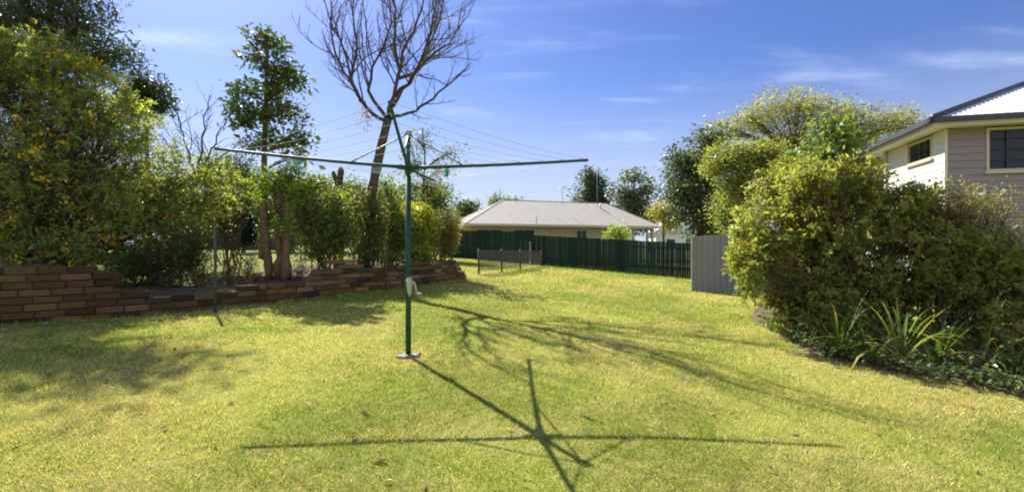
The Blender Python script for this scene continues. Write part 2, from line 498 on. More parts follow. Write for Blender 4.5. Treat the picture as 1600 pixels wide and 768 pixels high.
# raised ground behind the wall
ext = np.array([[-1.75, 18.5], [-2.3, 22.0], [-3.0, 27.6], [-6.0, 31.0]])
LINE = np.vstack([WL[:, :2], ext])
sL = np.r_[0, np.cumsum(np.linalg.norm(np.diff(LINE, axis=0), axis=1))]
TOPALL = np.vstack([TOPA[TOPA[:, 0] < TOPB[0, 0]], TOPB])
nU, nV = 150, 60
us = np.linspace(0, sL[-1], nU)
vs = np.r_[np.linspace(0.12, 5, 34), np.linspace(5.4, 60, nV - 34)]
U, Vv = np.meshgrid(us, vs)
bx = np.interp(U, sL, LINE[:, 0]) - 0.62 * Vv
by = np.interp(U, sL, LINE[:, 1]) + 0.78 * Vv
ker = np.ones(9) / 9
tops = np.interp(us, TOPALL[:, 0], TOPALL[:, 1])
tsm = np.convolve(np.pad(tops, 4, mode='edge'), ker, 'valid')
tsm = np.minimum(tsm, np.min([np.roll(tops, k) for k in range(-3, 4)], axis=0)) - 0.07
send = sW[-1]
gl = g(np.interp(us, sL, LINE[:, 0]), np.interp(us, sL, LINE[:, 1]))
tsm = np.where(us > send - 0.4, gl + 0.28 * (1 - sstep((us - send + 0.4) / 4.0)) - 0.03, tsm)
far = 1.0 + 0.012 * np.clip(Vv - 6, 0, 30) + 0 * U
fadeU = 1 - sstep((U - send) / 9.0)
farz = far * fadeU + (1 - fadeU) * (g(bx, by) + 0.05 + 0.0 * U)
wv = sstep(Vv / 7.0)
bz = np.interp(U, us, tsm) * (1 - wv) + farz * wv + 0.05 * (vnoise(bx * 3, by * 3) - 0.5) * sstep((Vv - .12) / .5)
Vb = np.stack([bx, by, bz], -1).reshape(-1, 3)
ii = np.arange(nU * nV).reshape(nV, nU)
Fb = np.stack([ii[:-1, :-1], ii[:-1, 1:], ii[1:, 1:], ii[1:, :-1]], -1)
cut = int(np.searchsorted(vs, 2.6))
Fs = Fb[:cut, :int(nU * send / sL[-1]) + 2].reshape(-1, 4)
mask = np.ones(Fb.shape[:2], bool); mask[:cut, :int(nU * send / sL[-1]) + 2] = False
def sub(name, Fsel, mat):
    u, inv = np.unique(Fsel, return_inverse=True)
    return kind(fast_mesh(name, Vb[u], inv.reshape(-1, 4), mat, smooth=True), 'structure')
sub('garden_soil', Fs, SOIL)
sub('neighbour_lawn', Fb[mask], LAWN_FAR)
def bedz(X, Y):
    d = (Vb[:, 0] - X) ** 2 + (Vb[:, 1] - Y) ** 2
    return float(Vb[np.argmin(d), 2])

# right-hand mulch bed
edge_px = [(1172, 500), (1186, 512), (1214, 524), (1256, 552), (1303, 566), (1353, 578), (1451, 601), (1600, 628), (1800, 672), (2100, 740)]
ED = np.array([gp(*p) for p in edge_px])
sE = np.r_[0, np.cumsum(np.linalg.norm(np.diff(ED[:, :2], axis=0), axis=1))]
uu = np.linspace(0, sE[-1], 90); vv = np.linspace(0, 4.2, 40)
UU, VV = np.meshgrid(uu, vv)
wob = 0.22 * (vnoise(UU * 3, 0 * UU) - 0.5) + 0.05 * (vnoise(UU * 9, 0 * UU + 4) - 0.5)
mx_ = np.interp(UU, sE, ED[:, 0]) + 0.5 * (VV + wob * (VV < 0.3))
my_ = np.interp(UU, sE, ED[:, 1]) + 0.87 * (VV + wob * (VV < 0.3))
mz_ = lawn_z(mx_, my_) - 0.012 + 0.085 * sstep(VV / 1.1) + 0.05 * (vnoise(mx_ * 5, my_ * 5) - 0.45) * sstep((VV + .2) / 0.5)
im_ = np.arange(90 * 40).reshape(40, 90)
kind(fast_mesh('mulch_bed', np.stack([mx_, my_, mz_], -1).reshape(-1, 3), np.stack([im_[:-1, :-1], im_[:-1, 1:], im_[1:, 1:], im_[1:, :-1]], -1).reshape(-1, 4), MULCH, smooth=True), 'structure')
def mulz(X, Y):
    return float(g(X, Y)) + 0.07

# =================================================================== BRICK WALLS
def brick_wall(name, label, TOP, s0, s1, fwd, seed):
    r = np.random.default_rng(seed)
    ch, bl = 0.112, 0.37
    mb = MB(); core = MB()
    zmin = min(wpt(s)[2] for s in np.linspace(s0, s1, 30)) - 0.14
    zmax = TOP[:, 1].max()
    def tangent(s):
        a, b = wpt(max(s - 0.15, 0)), wpt(min(s + 0.15, sW[-1]))
        t = b - a; t[2] = 0
        return unit(t)
    pal = [(0.20, 0.118, 0.065), (0.155, 0.09, 0.052), (0.235, 0.15, 0.085), (0.11, 0.07, 0.048), (0.28, 0.19, 0.11), (0.075, 0.066, 0.06), (0.175, 0.118, 0.075)]
    pw = np.array([.28, .22, .16, .14, .07, .05, .08])
    nc = int((zmax - zmin) / ch) + 2
    for k in range(nc):
        s = s0 + (0.5 * bl if k % 2 else 0.0) - bl + r.uniform(-0.04, 0.04)
        while s < s1:
            L = bl * r.uniform(0.92, 1.06)
            a, b = max(s, s0), min(s + L - 0.012, s1)
            s += L
            if b - a < 0.07: continue
            m = 0.5 * (a + b)
            zt = np.interp(m, TOP[:, 0], TOP[:, 1])
            zc = zmin + k * ch
            if zc + ch * 0.6 > zt: continue
            if zc + ch < wpt(m)[2] - 0.02: continue
            t = tangent(m); n = np.array([t[1], -t[0], 0])      # towards the lawn
            p = wpt(m); p[2] = zc
            Lh = (b - a)
            out = fwd + r.uniform(-0.008, 0.010)
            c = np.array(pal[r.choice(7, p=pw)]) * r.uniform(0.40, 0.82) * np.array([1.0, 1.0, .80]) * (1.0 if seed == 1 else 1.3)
            o = p - t * Lh / 2 + n * out - n * 0.19 + np.array([0, 0, r.uniform(-0.003, 0.003)])
            tl = r.uniform(-0.004, 0.004)
            # bevelled block face
            u, v, w = t * Lh, n * 0.178, np.array([0, 0, ch - 0.013])
            mb.obox(o, u, v, w, c)
            e = 0.012
            q = o + v
            fv = [q, q + u, q + u + w, q + w]
            cen = q + u / 2 + w / 2
            iv = [f + unit(cen - f) * e * 1.6 + n * (0.012 + tl * r.uniform(-1, 1)) for f in fv]
            mb.add(fv + iv, [(4, 5, 6, 7), (0, 1, 5, 4), (1, 2, 6, 5), (2, 3, 7, 6), (3, 0, 4, 7)], c)
    root = mb.build(name, BRICK)
    tag(root, label, 'wall')
    ss = np.linspace(s0 + 0.01, s1 - 0.01, 160)
    vsx = []
    for s in ss:
        t = tangent(s); n = np.array([t[1], -t[0], 0]); p = wpt(s)
        zt = max(min(np.interp(np.clip(s + d, s0, s1), TOP[:, 0], TOP[:, 1]) for d in (-0.3, -0.15, 0, 0.15, 0.3)) - 0.07, zmin + 0.1)
        f, bk = p + n * (fwd - 0.022), p + n * (fwd - 0.17)
        vsx += [(f[0], f[1], zmin), (f[0], f[1], zt), (bk[0], bk[1], zt), (bk[0], bk[1], zmin)]
    fs = []
    for i in range(len(ss) - 1):
        for k in range(4):
            fs.append((4 * i + k, 4 * i + (k + 1) % 4, 4 * i + 4 + (k + 1) % 4, 4 * i + 4 + k))
    fs += [(0, 1, 2, 3), tuple(4 * (len(ss) - 1) + k for k in (3, 2, 1, 0))]
    core.add(vsx, fs); core.build('mortar', MORTAR, root)
    return root
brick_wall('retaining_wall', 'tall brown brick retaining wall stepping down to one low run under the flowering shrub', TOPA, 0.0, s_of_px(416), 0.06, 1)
brick_wall('retaining_wall', 'brick retaining wall with a raised square pier, behind the clothesline post', TOPB, s_of_px(413), s_of_px(714), 0.20, 2)

# loose bricks at the end of the wall
r_ = np.random.default_rng(5)
for i, (x, y, dz, rz, lb) in enumerate([(712, 436, 0.0, 0.5, 'loose brown brick on the lawn at the end of the retaining wall'),
                                    (720, 434, 0.0, 1.2, 'tilted loose brick lying farthest out from the end of the retaining wall'),
                                    (716, 435, 0.12, 0.2, 'loose brick topmost of the small heap at the wall end')]):
    p = gp(x, y)
    mb = MB()
    mb.box((0, 0, 0.058), (0.40, 0.19, 0.116), 0, (0.13 + 0.03 * i, 0.075, 0.045))
    o = mb.build('loose_brick', BRICK)
    o.location = (p[0], p[1], p[2] + dz); o.rotation_euler = (0.06 * i, 0.12 * (i == 1), rz)
    bv = o.modifiers.new('bevel', 'BEVEL'); bv.width = 0.012; bv.segments = 2
    tag(o, lb, 'brick', 'loose bricks at the end of the wall')

# =================================================================== CLOTHESLINE
HB = gp(638, 555)
def hub(z): return np.array([HB[0], HB[1], z])
cl = empty('rotary_clothesline', HB, 'green rotary clothesline on a central post in the middle of the lawn', 'clothesline')
ZA, ZT = 2.23, 2.66
mb = MB(); mb.tube([hub(HB[2] - 0.05), hub(1.0), hub(ZA - 0.10)], 0.033, 16); mb.build('post', GREEN_PAINT, cl, True)
mb = MB(); mb.tube([hub(ZA - 0.12), hub(ZT)], 0.024, 12); mb.build('inner_post', GREEN_PAINT, cl, True)
mb = MB()
mb.tube([hub(ZA - 0.07), hub(ZA - 0.065), hub(ZA + 0.045), hub(ZA + 0.05)], [0.033, 0.042, 0.042, 0.033], 14)
tipL, tipR, tipA, tipT = np.array([-3.46, 5.83, 2.435]), np.array([0.905, 6.03, 2.335]), np.array([-1.27, 8.05, 2.36]), np.array([-0.93, 3.80, 2.39])
tips = [tipL, tipA, tipR, tipT]                 # around the post
for t in tips:
    d = unit(t - hub(ZA))
    mb.obox(hub(ZA - 0.03) + d * 0.03 + np.cross(d, [0, 0, 1]) * -0.024, d * 0.10, np.cross(d, [0, 0, 1]) * 0.048, np.array([0, 0, 0.05]))
mb.build('hub', GREEN_PAINT, cl)
mb = MB(); mb.tube([hub(ZT - 0.05), hub(ZT - 0.045), hub(ZT + 0.0), hub(ZT + 0.005)], [0.028, 0.042, 0.042, 0.02], 12); mb.build('collar', GALV, cl, True)
def armpt(t, f):
    a = hub(ZA) + (t - hub(ZA)) * f
    a = a + np.array([0, 0, -0.012 * math.sin(math.pi * f)])
    return a
for t in tips:
    mb = MB(); mb.tube([armpt(t, f) for f in np.linspace(0.012, 1, 9)], np.linspace(.021, .0165 if t is not tipT else .012, 9), 10)
    a = mb.build('arm', GREEN_PAINT, cl, True)
    mb = MB(); e = unit(armpt(t, 1) - armpt(t, .9)); mb.tube([armpt(t, 1) - e * 0.03, armpt(t, 1) + e * 0.012], 0.0195 if t is not tipT else .015, 10); mb.build('end_cap', OLD_STEEL, a, True)
    mb = MB(); mb.tube([hub(ZT - 0.03), armpt(t, 0.30) + np.array([0, 0, 0.012])], 0.009, 8); mb.build('brace', GALV, cl, True)
for fr in (0.36, 0.49, 0.62, 0.75, 0.87, 0.98):
    for i in range(4):
        a, b = armpt(tips[i], fr) + [0, 0, 0.024], armpt(tips[(i + 1) % 4], fr) + [0, 0, 0.024]
        mb = MB()
        pts = [a + (b - a) * u + np.array([0, 0, -0.05 * fr * math.sin(math.pi * u)]) for u in np.linspace(0, 1, 9)]
        mb.tube(pts, 0.0022, 5); mb.build('line', CORD, cl, True)
# winding gear and crank
zc = H - (446 - CY) * HB[1] / F
c = hub(zc) + np.array([0.022, -0.034, 0.0])
mb = MB(); mb.tube([c + [0, 0, .105], c + [0, -.004, .095], c + [0, -.008, .05], c + [0, -.008, 0], c + [0, -.006, -.07], c + [0, 0, -.125]], [.010, .028, .038, .036, .024, .008], 12)
hsg = mb.build('winder_housing', CREAM_METAL, cl, True)
mb = MB(); mb.tube([hub(zc - .07), hub(zc - .065), hub(zc + .065), hub(zc + .07)], [.034, .038, .038, .034], 14); mb.build('winder_collar', GREEN_PAINT, cl, True)
mb = MB(); mb.tube([c + [.012, -.03, .045], c + [.035, -.042, .058], c + [.062, -.045, .045], c + [.078, -.045, .0], c + [.098, -.045, -.085]], [.009, .0105, .0115, .0115, .009], 10)
cr = mb.build('crank', CREAM_METAL, cl, True)
mb = MB(); e = c + np.array([.098, -.045, -.085]); mb.tube([e + [-.012, 0, 0], e + [-.006, 0, 0], e + [.052, -.004, -.003], e + [.058, -.004, -.003]], [.006, .014, .013, .006], 10); mb.build('crank_grip', CREAM_METAL, cr, True)
# concrete footing
mb = MB()
ang = np.linspace(0, 2 * math.pi, 19)[:-1]
rr = 0.125 + 0.03 * np.random.default_rng(4).standard_normal(18)
lo = [(HB[0] + r * math.cos(a) * 1.05, HB[1] + r * math.sin(a), HB[2] - 0.05) for r, a in zip(rr, ang)]
hi = [(HB[0] + 0.92 * r * math.cos(a) * 1.05, HB[1] + 0.92 * r * math.sin(a), HB[2] + 0.015) for r, a in zip(rr, ang)]
mb.add(lo + hi + [(HB[0], HB[1], HB[2] + 0.022)], [(i, (i + 1) % 18, 18 + (i + 1) % 18, 18 + i) for i in range(18)] + [(18 + i, 18 + (i + 1) % 18, 36) for i in range(18)])
mb.build('footing', CONCRETE, cl)

def peg(loc, rz, label):
    mb = MB()
    for s in (-1, 1):
        mb.obox((s * 0.006 - 0.004, -0.006, -0.055), (0.008, 0, 0), (0, 0.012, 0), (s * 0.004, 0, 0.078))
    mb.tube([(-0.010, 0, -0.01), (0.010, 0, -0.01)], 0.007, 8)
    o = mb.build('clothes_peg', PEG); o.location = tuple(map(float, loc)); o.rotation_euler = (0, 0.15, rz); o.scale = (1.7, 1.7, 1.7)
    tag(o, label, 'peg', 'green pegs left on the clothesline')
def onl(i, fr, u): 
    a, b = armpt(tips[i], fr), armpt(tips[(i + 1) % 4], fr)
    return a + (b - a) * u + np.array([0, 0, 0.02 - 0.05 * fr * math.sin(math.pi * u)])
peg(onl(0, 0.87, 0.25), 0.4, 'green clothes peg on the line above the left clothesline arm')
peg(onl(1, 0.36, 0.55), 0.9, 'green clothes peg below the right arm close to the clothesline post')

# =================================================================== FENCES
def paling_fence(name, label, tops, height, mat, cols, pw=0.095, gap=0.008, rail_h=(0.25, 0.8), post_every=2.4, seed=1, postmat=None, gapjit=0.0):
    """tops: list of world points along the top edge"""
    r = np.random.default_rng(seed)
    T = np.array(tops); sT = np.r_[0, np.cumsum(np.linalg.norm(np.diff(T[:, :2], axis=0), axis=1))]
    at = lambda s: np.array([np.interp(s, sT, T[:, k]) for k in range(3)])
    root = empty(name, at(0) - [0, 0, height], label, 'fence')
    mb = MB(); s = 0.0
    tan = lambda s: unit((at(min(s + .05, sT[-1])) - at(max(s - .05, 0))) * [1, 1, 0])
    while s < sT[-1] - pw:
        t = tan(s + pw / 2); n = np.array([t[1], -t[0], 0]); p = at(s + pw / 2)
        hh = height + 0.1
        lean = r.uniform(-0.008, 0.008)
        o = p - t * pw / 2 + n * 0.02 - np.array([0, 0, hh]) + np.array([0, 0, r.uniform(-0.018, 0.012)])
        c = np.array(cols[r.integers(len(cols))]) * r.uniform(0.75, 1.3)
        mb.obox(o, t * pw, n * 0.014, np.array([0, 0, hh]) + t * lean, c)
        s += pw + gap + abs(r.normal(0, gapjit))
    mb.build('palings', mat, root)
    for fr in rail_h:
        mb = MB()
        for i in range(len(T) - 1):
            a, b = T[i].copy(), T[i + 1].copy(); a[2] -= height * (1 - fr); b[2] -= height * (1 - fr)
            t = unit((b - a) * [1, 1, 0]); n = np.array([t[1], -t[0], 0])
            mb.obox(a - n * 0.035, b - a, n * 0.05, (0, 0, 0.07), cols[0])
        mb.build('rail', mat, root)
    for s in np.arange(0.05, sT[-1], post_every):
        t = tan(s); n = np.array([t[1], -t[0], 0]); p = at(s)
        mb = MB(); mb.obox(p - t * 0.05 - n * 0.14 - [0, 0, height + 0.3], t * 0.1, n * 0.1, (0, 0, height + 0.26), cols[0]); mb.build('post', mat, root)
    return root

g1 = [(0.009, 0.030, 0.020), (0.011, 0.036, 0.024), (0.007, 0.024, 0.016)]
ft = [P(700, 358.5, 28.9), P(719, 360, 28.5), P(829, 361.5, 26.4)]
paling_fence('paling_fence', 'dark green paling fence section beside the low mesh fence, standing higher than its neighbour', ft, 1.6, FENCE_GREEN, g1, seed=2)
ft = [P(830, 367, 26.3), P(930, 372, 24.5), P(1077, 379.5, 22.0), P(1125, 382, 21.3)]
paling_fence('paling_fence', 'long dark green paling fence sloping down to the grey metal fence', ft, 1.56, FENCE_GREEN, g1, seed=3)
# dark timber fence behind the right-hand shrub
ft = [P(1440, 402, 9.2), P(1520, 404, 8.6), P(1640, 406, 8.0), P(1800, 408, 7.4)]
w1 = [(0.10, 0.075, 0.055), (0.14, 0.11, 0.085), (0.075, 0.06, 0.05)]
paling_fence('paling_fence', 'weathered brown timber fence behind the big rounded shrub beside the house', ft, 1.1, FENCE_WOOD, w1, pw=0.07, gap=0.03, seed=4, post_every=1.8)

# grey sheet metal fence
a = gp(1080, 455); b_ = np.array([a[0] + 2.6, a[1] - 0.35, 0])
fr = empty('metal_fence', a, 'grey ribbed steel fence panel partly hidden by the big rounded shrub', 'fence')
t = unit((b_ - a) * [1, 1, 0]); n = np.array([t[1], -t[0], 0]); Lf = np.linalg.norm((b_ - a)[:2])
zt = H - (367.5 - CY) * a[1] / F
zb = a[2] - 0.03
prof = []
s = 0.06
while s < Lf - 0.05:
    for ds, dd in ((0, 0), (0.085, 0), (0.10, 0.026), (0.145, 0.026), (0.16, 0)):
        prof.append((s + ds, dd))
    s += 0.17
vsx, fs = [], []
for s, d in prof:
    p = a + t * s + n * d
    zz = zt - (0.05 * math.exp(-((s) / 0.25) ** 2))
    for off in (0, -0.003):
        q = p + n * off
        vsx += [(q[0], q[1], zb), (q[0], q[1], zz)]
for i in range(len(prof) - 1):
    k, m = 4 * i, 4 * i + 4
    fs += [(k, m, m + 1, k + 1), (k + 2, k + 3, m + 3, m + 2), (k + 1, m + 1, m + 3, k + 3)]
mb = MB(); mb.add(vsx, fs); mb.build('sheet', COLORBOND, fr)
mb = MB(); mb.obox(a - t * 0.0 - n * 0.03 + [0, 0, zb - a[2]], t * 0.055, n * 0.07, (0, 0, zt - zb - 0.03)); mb.build('post', COLORBOND, fr)
mb = MB(); mb.obox(a + t * 0.06 - n * 0.012 + [0, 0, zb - a[2] + 0.02], t * (Lf - .1), n * 0.05, (0, 0, 0.05)); mb.build('rail', COLORBOND, fr)

# steel posts along the brick wall
def steel_post(xb, yb, yt, fwd, label, r=0.026):
    p = gp(xb, yb); h = (yb - yt) * p[1] / F
    mb = MB(); mb.tube([(p[0], p[1], p[2] - 0.06), (p[0] + 0.004, p[1], p[2] + h * 0.5), (p[0], p[1], p[2] + h - 0.02), (p[0], p[1], p[2] + h)], [r, r, r, r * 0.6], 10)
    o = mb.build('fence_post', OLD_STEEL, None, True)
    tag(o, label, 'post', 'steel posts along the brick wall')
steel_post(336, 488, 352, 0, 'thin grey steel post before the low run of the brick wall')
steel_post(603, 455, 372, 0, 'thin grey steel post against the brick wall just left of the clothesline post', 0.022)
steel_post(687, 441, 350, 0, 'thin steel post against the brick wall beside the brownish shrub at its end', 0.022)

# low mesh fence on the far lawn
pp = [gp(748, 428), gp(784, 425), gp(813, 421), gp(846, 416)]
wf = empty('mesh_fence', pp[0], 'low wire mesh fence on short steel posts before the green fence', 'fence')
hts = [(428 - 388) * pp[0][1] / F, (425 - 388) * pp[1][1] / F, (421 - 389) * pp[2][1] / F, (416 - 391) * pp[3][1] / F]
for p, h in zip(pp, hts):
    mb = MB(); mb.tube([p - [0, 0, .05], p + [0, 0, h]], 0.034, 8); mb.build('post', OLD_STEEL, wf, True)
mb = MB()
for i in range(3):
    a0, b0 = pp[i] + [0, 0, 0.12], pp[i + 1] + [0, 0, 0.12]
    ha, hb = hts[i] - 0.2, hts[i + 1] - 0.2
    for u in np.linspace(0, 1, 30):
        p = a0 + (b0 - a0) * u; mb.tube([p, p + [0, 0, ha + (hb - ha) * u]], 0.008, 3, False)
    for w in np.linspace(0, 1, 12):
        mb.tube([a0 + [0, 0, ha * w], b0 + [0, 0, hb * w]], 0.009, 3, False)
mb.build('wire_mesh', OLD_STEEL, wf)

# =================================================================== FAR HOUSE
fh = empty('bungalow', (4, 36, 0), 'cream single storey bungalow with a beige hipped metal roof beyond the green fence', 'house')
L0, R0 = np.array([-3.1, 33.0]), np.array([11.35, 38.0])
u = unit(R0 - L0); v = np.array([-u[1], u[0]]); Lh = np.linalg.norm(R0 - L0); m_ = 3.9
ze, zr = 2.80, 4.78
def q3(a, b, z): 
    p = L0 + u * a + v * b
    return np.array([p[0], p[1], z])
def roof_ribs(mb, p00, p10, p11, p01, step, rib=0.03, w=0.04):
    """thin standing ribs from the eave edge p00-p10 up to the ridge edge p01-p11 of a planar roof face"""
    p00, p10, p11, p01 = [np.asarray(a, float) for a in (p00, p10, p11, p01)]
    n = unit(np.cross(p10 - p00, p01 - p00)); 
    if n[2] < 0: n = -n
    e = unit(p10 - p00); up = unit(np.cross(n, e))
    if up[2] < 0: up = -up
    L = np.linalg.norm(p10 - p00); hgt = np.dot(p01 - p00, up)
    xa, xb = np.dot(p01 - p00, e), np.dot(p11 - p00, e)
    s = step / 2
    while s < L:
        if s < xa: f = s / max(xa, 1e-6)
        elif s > xb: f = (L - s) / max(L - xb, 1e-6)
        else: f = 1.0
        f = max(0.0, min(1.0, f))
        if f * hgt > 0.1:
            o = p00 + e * (s - w / 2) + n * 0.001
            mb.obox(o, e * w, up * (hgt * f), n * rib)
        s += step
def hip(root, c, ze, zr, ra, rb, mat, name='roof', rib_step=0.6, rib=0.03, w=0.05, under=True):
    """c: 4 eave corners (front-left, front-right, back-right, back-left); ra, rb ridge ends"""
    mb = MB()
    C = [np.array([*p[:2], ze]) for p in c]; A = np.array([*ra[:2], zr]); B = np.array([*rb[:2], zr])
    mb.add(C + [A, B], [(0, 1, 5, 4), (1, 2, 5), (2, 3, 4, 5), (3, 0, 4)])
    roof_ribs(mb, C[0], C[1], B, A, rib_step, rib, w)
    roof_ribs(mb, C[1], C[2], B, B, rib_step, rib, w)
    roof_ribs(mb, C[3], C[0], A, A, rib_step, rib, w)
    for a, b in ((A, B), (C[0], A), (C[1], B), (C[2], B), (C[3], A)):
        mb.tube([a + [0, 0, 0.0], b + [0, 0, 0.0]], 0.035, 6)
    return mb.build(name, mat, root)
D_ = 2 * m_
corners = [q3(0, 0, ze), q3(Lh, 0, ze), q3(Lh, D_, ze), q3(0, D_, ze)]
rf = hip(fh, corners, ze, zr, q3(m_, m_, zr), q3(Lh - 2.6, m_, zr), FAR_ROOF, rib_step=0.55, rib=0.018, w=0.035)
mb = MB()
for i in range(4):
    a, b = corners[i], corners[(i + 1) % 4]
    d = unit(b - a); n = np.array([d[1], -d[0], 0])
    mb.obox(a - [0, 0, 0.15], b - a, n * 0.12, (0, 0, 0.15))
mb.build('gutter', GUTTER_CREAM, fh)
mb = MB(); mb.add([q3(.02, .02, ze - .14), q3(Lh - .02, .02, ze - .14), q3(Lh - .02, D_ - .02, ze - .14), q3(.02, D_ - .02, ze - .14)], [(0, 1, 2, 3)]); mb.build('soffit', SOFFIT, fh)
mb = MB(); o = q3(0.5, 0.6, -0.6); U3 = np.array([*u, 0]); V3 = np.array([*v, 0])
mb.obox(o, U3 * (Lh - 4.6), V3 * (D_ - 1.2), (0, 0, ze - .15 + .6)); mb.build('wall', FAR_WALL, fh)
mb = MB(); mb.obox(q3(Lh - 4.1, 2.4, -0.6), U3 * 1.2, V3 * 3, (0, 0, ze - .15 + .6)); mb.build('brown_wall', RED_BRICK, fh)
mb = MB(); mb.obox(q3(Lh - 2.88, 3.4, -0.6), U3 * 2.2, V3 * 2.4, (0, 0, ze - .15 + .6)); mb.build('rear_wall', RED_BRICK, fh)
for a, w in ((0.9, 1.9), (3.6, 1.6), (8.4, 0.9)):
    mb = MB(); mb.obox(q3(a, 0.56, 1.55), U3 * w, V3 * 0.06, (0, 0, 0.92)); f = mb.build('window', GUTTER_CREAM, fh)
    mb = MB(); mb.obox(q3(a + .06, 0.545, 1.61), U3 * (w / 2 - .08), V3 * 0.02, (0, 0, 0.80)); mb.obox(q3(a + w / 2 + .02, 0.545, 1.61), U3 * (w / 2 - .08), V3 * 0.02, (0, 0, 0.80)); mb.build('pane', GLASS, f)
for a, b in ((Lh - 0.5, 0.45), (Lh - 0.95, 0.45), (Lh - 2.2, 0.45), (Lh - 0.5, 4.0)):
    mb = MB(); mb.obox(q3(a, b, -0.6), U3 * 0.16, V3 * 0.16, (0, 0, ze - .15 + .6)); mb.build('veranda_post', GUTTER_CREAM, fh)
mb = MB()
for k in range(9):
    mb.obox(q3(Lh - 4.0, 0.52, 1.35 + 0.12 * k), U3 * 1.8, V3 * 0.03, (0, 0, 0.06))
for k in range(12):
    mb.obox(q3(Lh - 4.0 + 0.15 * k, 0.56, 1.2), U3 * 0.05, V3 * 0.03, (0, 0, 1.2))
mb.build('lattice', GUTTER_CREAM, fh)
mb = MB(); c = P(938, 322, 39.6); mb.tube([c - [0, 0, .6], c + [0, 0, .25]], .05, 8); mb.build('vent_pipe', GALV, fh, True)
mb = MB(); c = P(838, 345, 34.6); mb.tube([c - [0, 0, .2], c + [0, 0, .45]], .028, 8); mb.build('vent_pipe', GALV, fh, True)
def antenna(x, yb, yt, Y, w, el):
    p = P(x, yb, Y); q = P(x, yt, Y)
    mb = MB(); mb.tube([p, q], 0.02, 6)
    for k in range(el):
        z = q[2] - 0.05 - 0.16 * (k % 2)
        y = (k - el / 2) * 0.16
        mb.tube([(q[0] - w / 2, q[1] + y, z), (q[0] + w / 2, q[1] + y, z)], 0.009, 5)
    mb.tube([(q[0], q[1] - el * .09, q[2] - .06), (q[0], q[1] + el * .09, q[2] - .06)], 0.012, 5)
    mb.build('antenna', GALV, fh, True)
antenna(879, 320, 291, 37.8, 0.6, 5)
antenna(933, 322, 262, 39.8, 0.5, 6)

# small white house far off, right of the bungalow
wh = empty('weatherboard_house', (19, 60, 0), 'tiny white house far off between the bungalow and the dark tree', 'house')
c = P(1048, 372, 60)
mb = MB(); mb.box((c[0], 62, 1.2), (3.6, 4, 3.4)); mb.build('wall', WHITE, wh)
mb = MB(); x0, x1 = c[0] - 2.2, c[0] + 2.2
mb.add([(x0, 59.6, 2.9), (x1, 59.6, 2.9), (x1, 64.4, 2.9), (x0, 64.4, 2.9), (c[0], 59.6, 4.2), (c[0], 64.4, 4.2)], [(0, 1, 4), (1, 2, 5, 4), (2, 3, 5), (3, 0, 4, 5), (3, 2, 1, 0)]); mb.build('roof', WHITE_ROOF, wh)
mb = MB(); mb.obox((c[0] - .5, 59.93, 1.0), (1.0, 0, 0), (0, .05, 0), (0, 0, 1.1)); mb.build('window', GLASS, wh)

# left neighbour house glimpsed through leaves
nh = empty('cottage', (-13, 27, 1), 'brick cottage with a mauve roof glimpsed through the flowering shrub', 'house')
mb = MB(); a0 = P(270, 318, 25); a1 = P(418, 318, 26)
d = unit((a1 - a0) * [1, 1, 0]); n = np.array([-d[1], d[0], 0]); Lx = np.linalg.norm((a1 - a0)[:2])
e0 = a0.copy(); e0[2] = H + (384 - 309) * 25 / F
mb.add([e0 - n * .4 - d * .4, e0 + d * (Lx + .4) - n * .4, e0 + d * (Lx + .4) + n * 2.6 + [0, 0, .9], e0 - d * .4 + n * 2.6 + [0, 0, .9], e0 + d * (Lx + .4) + n * 5.6, e0 - d * .4 + n * 5.6],
       [(0, 1, 2, 3), (3, 2, 4, 5), (0, 3, 5), (1, 4, 2)]); mb.build('roof', PURPLE_ROOF, nh)
mb = MB(); mb.obox(e0 - [0, 0, e0[2] - .4], d * Lx, n * 5, (0, 0, e0[2] - .45)); mb.build('wall', RED_BRICK, nh)
mb = MB(); mb.obox(e0 - n * .46 - d * .4 - [0, 0, .14], d * (Lx + .8), n * .1, (0, 0, .13)); mb.build('gutter', GUTTER_CREAM, nh)
mb = MB(); mb.obox(e0 + d * 2.6 - n * .04 - [0, 0, 1.7], d * 1.3, n * .06, (0, 0, 1.0)); mb.build('window', GLASS, nh)

# =================================================================== RIGHT HOUSE
rh = empty('two_storey_house', (11, 12, 0), 'mauve weatherboard house with a white hipped roof and charcoal gutters behind the big shrub', 'house')
S3 = np.array([0.2715, 0.9624, 0.0]); F3 = np.array([0.9624, -0.2715, 0.0])
EC = np.array([9.70, 11.5, 4.23]); WC = EC + 0.45 * F3 + 0.45 * S3
WF, WS = 9.0, 8.5
ZG = -0.5
ZSO = 4.06
def weatherboards(o, d, L, z0, z1, nrm, holes, bh=0.165):
    mb = MB(); z = z0
    while z < z1 - 0.02:
        h = min(bh, z1 - z)
        spans = [(0, L)]
        for (ha, hb, hz0, hz1) in holes:
            if z + h > hz0 + 0.01 and z < hz1 - 0.01:
                ns = []
                for (a, b) in spans:
                    if hb <= a or ha >= b: ns.append((a, b)); continue
                    if ha > a: ns.append((a, ha))
                    if hb < b: ns.append((hb, b))
                spans = ns
        for a, b in spans:
            p = o + d * a; p[2] = z; q = o + d * b; q[2] = z
            t0, t1 = nrm * 0.026, nrm * 0.006
            up = np.array([0, 0, h - 0.001])
            mb.add([p, q, q + t0, p + t0, p + up, q + up, q + t1 + up, p + t1 + up], [(3, 2, 6, 7), (0, 1, 2, 3), (4, 7, 6, 5), (0, 3, 7, 4), (1, 5, 6, 2)])
        z += h
    return mb
wf_hole = (0.78, 2.75, 3.02, 4.03); ws_hole = (0.54, 1.76, 3.46, 4.02)
o = WC.copy()
weatherboards(o, F3, WF, ZG, ZSO, -S3, [wf_hole]).build('front_wall', BOARD, rh)
